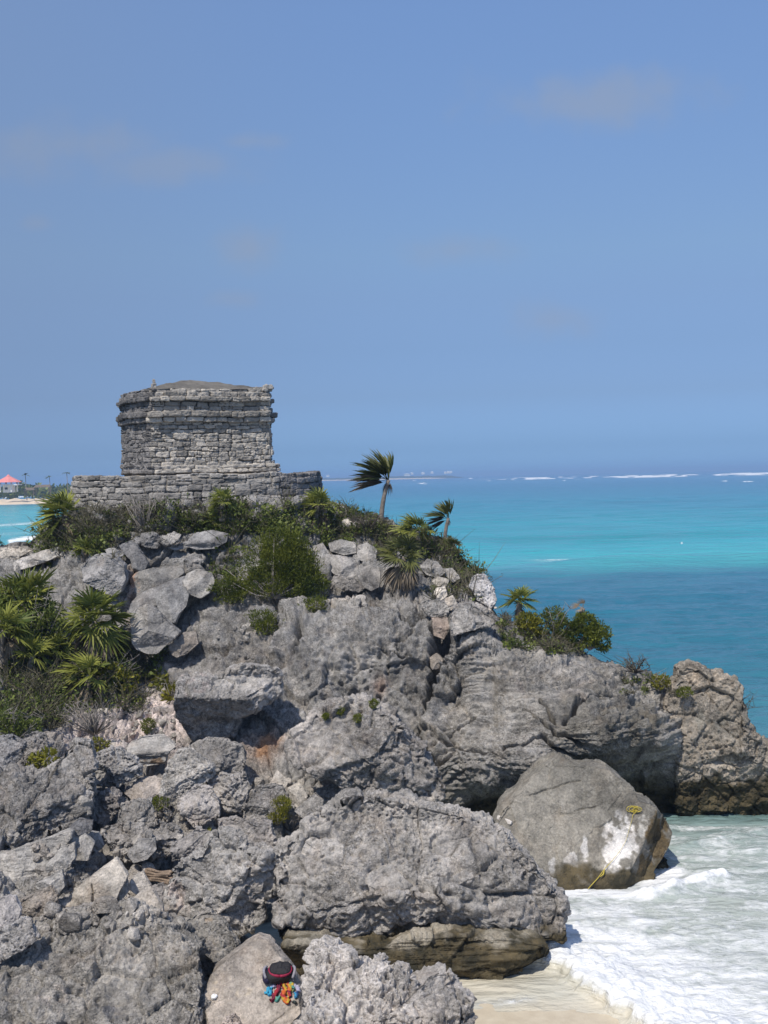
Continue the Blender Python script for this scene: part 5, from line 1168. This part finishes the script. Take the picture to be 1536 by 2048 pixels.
shrub('reddish yellow low plant beside the craggy rock shelf', [(48,1508,88,1540),(80,1498,116,1530)], (84,1536), 170, 0.11, 0.08, BUSHY, up=0.4, name='plant', cat='plant')
shrub('low yellowish plant behind the pocked boulder', [(170,1476,222,1502)], (196,1500), 240, 0.09, 0.05, BUSHY, up=0.4, name='plant', cat='plant', stick=5)
shrub('yellow leaved shrub right of the windburnt fan palm', [(198,1325,250,1366),(225,1340,280,1388)], (238,1380), 560, 0.10, 0.075, BUSHY, up=0.4, stick=6)
shrub('tiny two leaved sprout on the rock above the white flecked boulder', [(396,1664,432,1682)], (412,1680), 26, 0.12, 0.09, BUSHY, up=0.5, name='plant', cat='plant', stems=3)
shrub('shaggy olive shrub at the left edge above the fissured rock', [(-30,1415,60,1475),(20,1430,85,1482)], (25,1480), 2300, 0.075, 0.03, COVER, up=0.5, stick=12)
shrub('green shrub on the crest near the far right outcrop', [(1300,1348,1342,1378)], (1322,1378), 650, 0.075, 0.04, BUSHY, up=0.5, stick=5, dD=-0.2)
shrub('small shrub in the notch beside the far right outcrop', [(1354,1374,1386,1396)], (1370,1396), 300, 0.075, 0.035, BUSH, up=0.5, stick=3, dD=-0.2)
for i, (u, v, s, lab) in enumerate(((652,1434,7,'leftmost moss tuft on the big pitted boulder'), (681,1424,10,'taller moss tuft left of centre on the big pitted boulder'), (716,1438,11,'widest moss tuft in the middle of the big pitted boulder'), (748,1409,11,'topmost moss tuft on the big pitted boulder'))):
    shrub(lab, [(u - s, v - s, u + s, v + s * 0.7)], (u, v + s * 0.5), 420, 0.045, 0.018, BUSH, up=0.5, name='moss_tuft', cat='moss tuft', stems=2, dD=0.02, thick=0.7)
shrub('bare grey shrub in front of the temple platform', [(245,985,335,1062)], (292,1066), 60, 0.07, 0.03, SCRUBDRY, stick=34, name='bare_shrub', cat='bare shrub')
shrub('bare twiggy shrub leaning out from the far right outcrop', [(1462,1385,1500,1450)], (1462,1448), 0, stick=14, name='bare_shrub', cat='bare shrub', twig=DARKTWIG, D=31.5)
shrub('dark twiggy growth on the skyline below the tall windblown palm', [(690,1030,760,1062)], (735,1062), 60, 0.06, 0.03, SCRUBDRY, stick=22, name='bare_shrub', cat='bare shrub', twig=DARKTWIG)
shrub('dry tangle of branches below the left hand palms', [(110,1405,240,1478)], (190,1470), 90, 0.06, 0.03, SCRUBDRY, stick=40, name='bare_shrub', cat='bare shrub', twig=TWIG)
shrub('grey dead branches beside the bright green feathery plant', [(548,1625,606,1668)], (580,1664), 0, stick=22, name='bare_shrub', cat='bare shrub', twig=TWIG)
shrub('dry brush on the crest seaward of the round bush', [(1240,1318,1296,1345)], (1272,1345), 60, 0.06, 0.025, SCRUBDRY, stick=16, name='bare_shrub', cat='bare shrub', twig=DARKTWIG)

def ground_cover():
    rg = np.random.default_rng(12); g = Bag(); dry = Bag()
    zones = [  # u0,v0,u1,v1, clumps, greenness, height
        (82,1045,200,1110,150,.75,.34),(150,1016,330,1076,120,.35,.22),(300,1014,500,1070,110,.55,.25),(440,1010,660,1070,130,.65,.26),(360,1040,560,1070,120,.6,.25),(640,1012,780,1075,170,.65,.2),(640,1060,700,1092,40,.8,.22),
        (742,1056,925,1118,230,.5,.24),(880,1104,985,1190,140,.45,.2),(860,1135,960,1200,50,.6,.22),(0,1300,120,1460,210,.5,.34),(90,1340,290,1430,170,.55,.32),(200,1300,330,1360,60,.4,.25),
        (100,1060,260,1120,70,.7,.22),(420,1095,480,1160,30,.5,.22),(1000,1228,1240,1305,190,.5,.17),(1240,1325,1400,1400,40,.4,.12),(1090,1280,1180,1310,30,.3,.2)]
    for a0, b0, a2, b2, cnt, gr, hh in zones:
        for _ in range(cnt):
            u, v = rg.uniform(a0, a2), rg.uniform(b0, b2)
            if v < np.interp(u, RIDGE[:, 0], RIDGE[:, 1]) - 3: continue
            p, D = hit(u, v)
            if D < 26 or D > 43: continue
            w = 0.5 + noise(np.array([[p[0] * 0.7, p[1] * 0.7, 2]]), 3)[0]
            green = rg.random() < gr + 0.5 * (w - 0.5); m = rg.integers(26, 60); R = hh * rg.lognormal(0, 0.45)
            q = rg.normal(size=(m, 3)); q /= np.linalg.norm(q, axis=1)[:, None]; q[:, 2] = np.abs(q[:, 2]); x = p + q * R * rg.uniform(0.3, 1, (m, 1)) * (1, 1, 0.8)
            if green:
                sz = rg.choice([0.05, 0.07, 0.11]); V, Q = leaves(x, q + rg.normal(size=q.shape) * 0.6, sz, sz * rg.uniform(0.45, 0.8), rg)
                g.add(V, Q, None, np.repeat(np.clip(rg.uniform(0.1, 0.9) + rg.uniform(-.25, .25, m), 0, 1), 4))
            if not green or rg.random() < 0.3:
                for k in range(7):
                    e = p + (rg.normal() * R * 0.7, rg.normal() * R * 0.7, R * rg.uniform(0.5, 1.3)); a = p + (e - p) * 0.5 + rg.normal(size=3) * 0.06
                    dry.add(*tube([p + rg.normal(size=3) * 0.04, a, e], [0.011, 0.008, 0.003], 4), np.full(14, rg.random()))
                V, Q = leaves(x[:18], rg.normal(size=(len(x[:18]), 3)) + (0, 0, 0.3), 0.10, 0.022, rg); dry.add(V, Q, None, np.repeat(rg.uniform(0, 0.9, len(x[:18])), 4))
    tag(g.build('ground_cover', COVER, None, False), 'low green scrub creeping over the top of the headland', None, None, 'stuff')
    tag(dry.build('dry_scrub', SCRUBDRY, None, False), 'grey dry twigs and dead grass among the green scrub', None, None, 'stuff')
ground_cover()

# ------------------------------------------------------------------ belongings, rope, driftwood
def sellip(q, s, e=3.0):
    m = (np.abs(q) ** e).sum(1) ** (1 / e); return q / m[:, None] * np.asarray(s)
def backpack():
    p, D = hit(560, 1963); p = p + (0, 0, 0.05); r = empty('backpack', p); tag(r, 'black backpack with crimson trim and grey side straps lying on the low boulder', 'backpack')
    d, Fc = ico(5); dk = plain('black_nylon', (0.018, 0.017, 0.019), 0.7, 0.4, 40, 0.3); rd = plain('crimson_nylon', (0.24, 0.012, 0.045), 0.65, 0.3, 30, 0.3); gy = plain('grey_webbing', (0.26, 0.25, 0.28), 0.7, 0.3, 30, 0.2); nv = plain('navy_lining', (0.02, 0.018, 0.05), 0.7, 0.3, 30, 0.2)
    q = sellip(d, (0.22, 0.16, 0.11), 2.6); q += np.array((0.03, 0.0, 0.0)) * q[:, 1:2] / 0.1 + 0.022 * fbm(q.astype(np.float32) * 8, 3, 4)[:, None]; q[:, 2] = np.maximum(q[:, 2], -0.09); tl = 0.55
    rot = np.array(((1, 0, 0), (0, math.cos(tl), -math.sin(tl)), (0, math.sin(tl), math.cos(tl)))).T
    pose = lambda x: x @ rot + (0, 0, 0.09)
    body = mk('body', pose(q), Fc, dk, r)
    q = sellip(d, (0.175, 0.12, 0.07), 3.0) + (0.012, 0.015, 0.07); q += 0.014 * fbm(q.astype(np.float32) * 11, 3, 6)[:, None]; mk('top_panel', pose(q), Fc, dk, r)
    b = Bag(); a = np.linspace(-0.5 * math.pi, 1.5 * math.pi, 26); b.tube(pose(np.stack((0.185 * np.cos(a) + 0.012, 0.130 * np.sin(a) + 0.015, np.full(26, 0.078)), 1)), 0.007 + 0.018 * np.clip(-np.sin(a) + 0.25, 0, 1), 8); b.build('piping', rd, r)
    for sx in (-1, 1):
        b = Bag(); t = np.linspace(0, 1, 14); b.tube(pose(np.stack((sx * (0.215 + 0.035 * np.sin(t * 3.1)), -0.12 + 0.22 * t, 0.03 + 0.06 * np.sin(t * 3.1)), 1)), np.full(14, 0.022), 8); b.build('strap', gy if sx > 0 else gy, r)
    q = sellip(d, (0.08, 0.13, 0.08), 2.5) + (-0.20, -0.03, -0.03); mk('side_pocket', pose(q), Fc, nv, r)
backpack()
def cloth_material():
    k = NT('crumpled_cloth'); c = k.attr('col'); k.set(Base_Color=k.mix(0.3, c, k.ramp(k.noise(k.pos(), 60, 4), (0.35, 0.7), (0.65, 1.2)), 'MULTIPLY'), Roughness=0.9, Specular_IOR_Level=0.1); return k.m
CLOTH = cloth_material()
def folds(name, label, cat, items, seed):
    """one crumpled garment: rolls of cloth laid over the rock, each roll (points in px, radius m, colours along it)"""
    rg = np.random.default_rng(seed); V = []; Q = []; C = []; n = 0; p0, D = hit(*items[0][0][0])
    for pts, rad_, cols in items:
        rad_ = rad_ * 0.78; cols = [tuple(0.58 * x + 0.02 for x in c) for c in cols]
        pts = np.array(pts, float); m = 44; t = np.linspace(0, len(pts) - 1, m)
        uv = np.stack([np.interp(t, np.arange(len(pts)), pts[:, k]) for k in (0, 1)], 1)
        uv += 1.2 * np.stack((np.sin(t * 5 + seed), np.cos(t * 4.1)), 1)
        path = np.array([hit(*x)[0] for x in uv]); path[:, 2] += rad_ * 0.7; path = path - fw * rad_ * 0.4
        for _ in range(3): path[1:-1] = (path[:-2] + path[1:-1] * 2 + path[2:]) / 4
        s_ = 18; v, q, tr = tube(path, rad_ * np.sin(np.linspace(0.35, math.pi - 0.35, m)) ** 0.6, s_)
        nrm = np.zeros_like(v); nrm[:m * s_] = v[:m * s_] - np.repeat(path, s_, 0); nrm /= np.maximum(np.linalg.norm(nrm, axis=1), 1e-6)[:, None]
        v = v + nrm * (rad_ * (0.75 * noise(v.astype(np.float32) * (24, 24, 24) + seed, 3) - 0.7 * np.abs(noise(v.astype(np.float32) * 38, 4)) + 0.1))[:, None]
        V.append(v); Q.append(q + n); n += len(v)
        cc = np.array(cols, float); ang = np.tile(np.arange(s_), m) / s_; lng = np.repeat(np.linspace(0, 1, m), s_)
        idx = ((ang * 3 + lng * len(cc) * 1.5 + 0.35 * noise(v[:m * s_].astype(np.float32) * 14, 8)) % len(cc)).astype(int) % len(cc)
        col = np.concatenate([cc[idx], cc[:1], cc[:1]]); C.append(col)
    tag(mk(name, np.concatenate(V), np.concatenate(Q), CLOTH, attrs={'col': np.concatenate(C)}, loc=p0), label, cat)
OR, RED, YEL, TEAL, GRN, WINE, BLK = (0.85, 0.18, 0.03), (0.50, 0.02, 0.04), (0.75, 0.52, 0.05), (0.10, 0.42, 0.36), (0.22, 0.45, 0.28), (0.22, 0.01, 0.05), (0.02, 0.02, 0.025)
folds('shirt', 'turquoise shirt crumpled to the left under the backpack', 'shirt', [([(533,1978),(541,1986),(536,1992)], 0.045, [(0.04, 0.45, 0.75), (0.03, 0.36, 0.66)]), ([(543,1975),(536,1985),(530,1988)], 0.04, [(0.05, 0.50, 0.78)]), ([(550,1972),(543,1978)], 0.035, [(0.55, 0.55, 0.80)])], 1)
folds('wrap', 'orange red and green patterned wrap heaped in front of the backpack', 'wrap', [([(562,1968),(556,1980),(548,1998),(543,2004)], 0.05, [WINE, RED, WINE]), ([(568,1968),(570,1982),(566,1997),(575,2007),(580,2003)], 0.052, [OR, RED, OR, YEL]), ([(574,1966),(580,1975),(578,1988),(578,1998)], 0.05, [YEL, OR, WINE, RED]), ([(553,1985),(551,1998),(554,2004),(562,1992)], 0.036, [TEAL, GRN, TEAL]), ([(572,1968),(584,1974),(588,1984)], 0.045, [GRN, YEL, TEAL, BLK])], 2)
folds('towel', 'pale lavender towel end showing at the right of the heap', 'towel', [([(586,1972),(595,1978),(600,1985)], 0.045, [(0.62, 0.58, 0.80), (0.70, 0.68, 0.84)])], 3)
folds('swimwear', 'bright blue swimwear hanging at the right edge of the heap', 'swimwear', [([(591,1985),(594,1992),(592,1998)], 0.034, [(0.05, 0.42, 0.72), (0.02, 0.07, 0.25)])], 4)
folds('pouch', 'small black pouch lying below the heap of clothes', 'pouch', [([(586,2003),(592,2010)], 0.03, [BLK, (0.05, 0.08, 0.07)])], 5)

YR = plain('yellow_rope', (0.46, 0.37, 0.06), 0.7, 0.15, 40, 0)
def rope():
    b = Bag(); rg = np.random.default_rng(4)
    uv = [(1264,1616),(1276,1613),(1270,1621),(1260,1618),(1274,1624),(1266,1628),(1264,1640),(1258,1660),(1252,1682),(1240,1702),(1224,1722),(1209,1738),(1196,1756),(1182,1771),(1176,1778)]
    pts = np.array([np.interp(np.linspace(0, 1, 90), np.linspace(0, 1, len(uv)), [x[k] for x in uv]) for k in (0, 1)]).T
    path = np.array([P(u, v, hit(u, v)[1] - 0.05) for u, v in pts])
    for _ in range(2): path[1:-1] = (path[:-2] + path[1:-1] * 2 + path[2:]) / 4
    b.tube(path, np.interp(np.arange(90), [0, 30, 38, 62, 70, 90], [.008, .007, .004, .004, .009, .009]), 6)
    pts = [(1209,1738),(1207,1748),(1200,1754)]; b.tube([P(u, v, hit(u, v)[1] - 0.07) for u, v in pts], [0.01, 0.018, 0.006], 6)
    for k in range(5):
        c = P(1269, 1618, hit(1269, 1618)[1] - 0.07); a = np.linspace(0, 6.0, 20) + k; R = rg.uniform(0.04, 0.10)
        b.tube(np.array([c + RI * R * 1.2 * np.cos(t) + UP * R * 0.7 * np.sin(t) + RI * 0.03 * (k - 2) - fw * 0.01 * k for t in a]), np.full(20, 0.008), 6)
    p0 = path[0]; tag(b.build('rope', YR, None, True, p0), 'yellow rope snagged on top of the tawny boulder and trailing into the surf', 'rope')
rope()
def plank():
    a, b_ = [P(u, v, hit(u, v)[1] - 0.05) for u, v in ((995, 1634), (1023, 1646))]
    t = (b_ - a); L = np.linalg.norm(t); t /= L; n = -fw - t * (-fw @ t); n /= np.linalg.norm(n); s = np.cross(t, n)
    d, Fc = ico(4); q = sellip(d, (L / 2, 0.045, 0.03), 6); V = (a + b_) / 2 + q[:, :1] * t + q[:, 1:2] * s + q[:, 2:] * n
    V += 0.006 * fbm(V.astype(np.float32) * 12, 3, 4)[:, None]
    tag(mk('plank', V, Fc, plain('bleached_plank', (0.62, 0.58, 0.53), 0.85, 0.15, 20, 0.3), loc=a), 'short bleached plank lying on the left shoulder of the tawny boulder', 'plank')
plank()
def log():
    a, b_ = [P(u, v, hit(u, v)[1] - 0.10) for u, v in ((288, 1747), (342, 1752))]; b = Bag(); n = 22; t = np.linspace(0, 1, n)[:, None]
    for k in range(6):
        off = np.array((0, 0, -0.035 * k + 0.06)) + fw * (0.03 * math.cos(k * 2.1))
        path = a + (b_ - a) * (t * (1 - 0.04 * (k % 3)) + 0.02 * (k % 2)) + off + 0.015 * np.sin(t * 7 + k) * UP; b.tube(path, 0.032 + 0.008 * np.sin(np.linspace(0, 9, n) + k), 8)
    tag(b.build('driftwood_log', plain('split_driftwood', (0.27, 0.20, 0.145), 0.9, 0.5, 18, 0.6, 0.03), None, True, a), 'split brown driftwood log wedged left of the white flecked boulder', 'driftwood')
def branch():
    uv = [(206,1518),(205,1500),(203,1484),(198,1474)]; b = Bag(); path = np.array([P(u, v, hit(u, v + 6)[1] - 0.12) for u, v in uv]); b.tube(path, [0.045, 0.05, 0.04, 0.015], 8)
    tag(b.build('driftwood_branch', TWIG, None, True, path[0]), 'curved bleached branch standing behind the pocked boulder', 'driftwood')
log(); branch()
def scrap():
    p, D = hit(428, 1996); d, Fc = ico(3); q = d * (0.05, 0.05, 0.035); q += 0.02 * noise((q * 30).astype(np.float32), 3)[:, None]
    tag(mk('paper_scrap', q + p + (0, 0, 0.02), Fc, WHITE, loc=p), 'tiny white scrap lying at the right edge of the weathered slab', 'litter')
scrap()

# ------------------------------------------------------------------ the sea air
def haze():
    x, y0, y1, z0, z1 = 60000.0, -40.0, 45000.0, -3.0, 24.0
    V = np.array([(a, b, c) for a in (-x, x) for b in (y0, y1) for c in (z0, z1)], float)
    Q = np.array([(0,1,3,2),(4,6,7,5),(0,4,5,1),(2,3,7,6),(0,2,6,4),(1,5,7,3)])
    m = bpy.data.materials.new('sea_haze'); m.use_nodes = True; t = m.node_tree; t.nodes.clear()
    o = t.nodes.new('ShaderNodeOutputMaterial'); v = t.nodes.new('ShaderNodeVolumePrincipled')
    v.inputs['Color'].default_value = (0.42, 0.66, 1.0, 1); v.inputs['Density'].default_value = 0.00032; v.inputs['Anisotropy'].default_value = 0.0
    t.links.new(v.outputs[0], o.inputs['Volume'])
    tag(mk('haze', V, Q, m, None, False), 'thin salt haze over the sea', None, None, 'stuff')
haze()
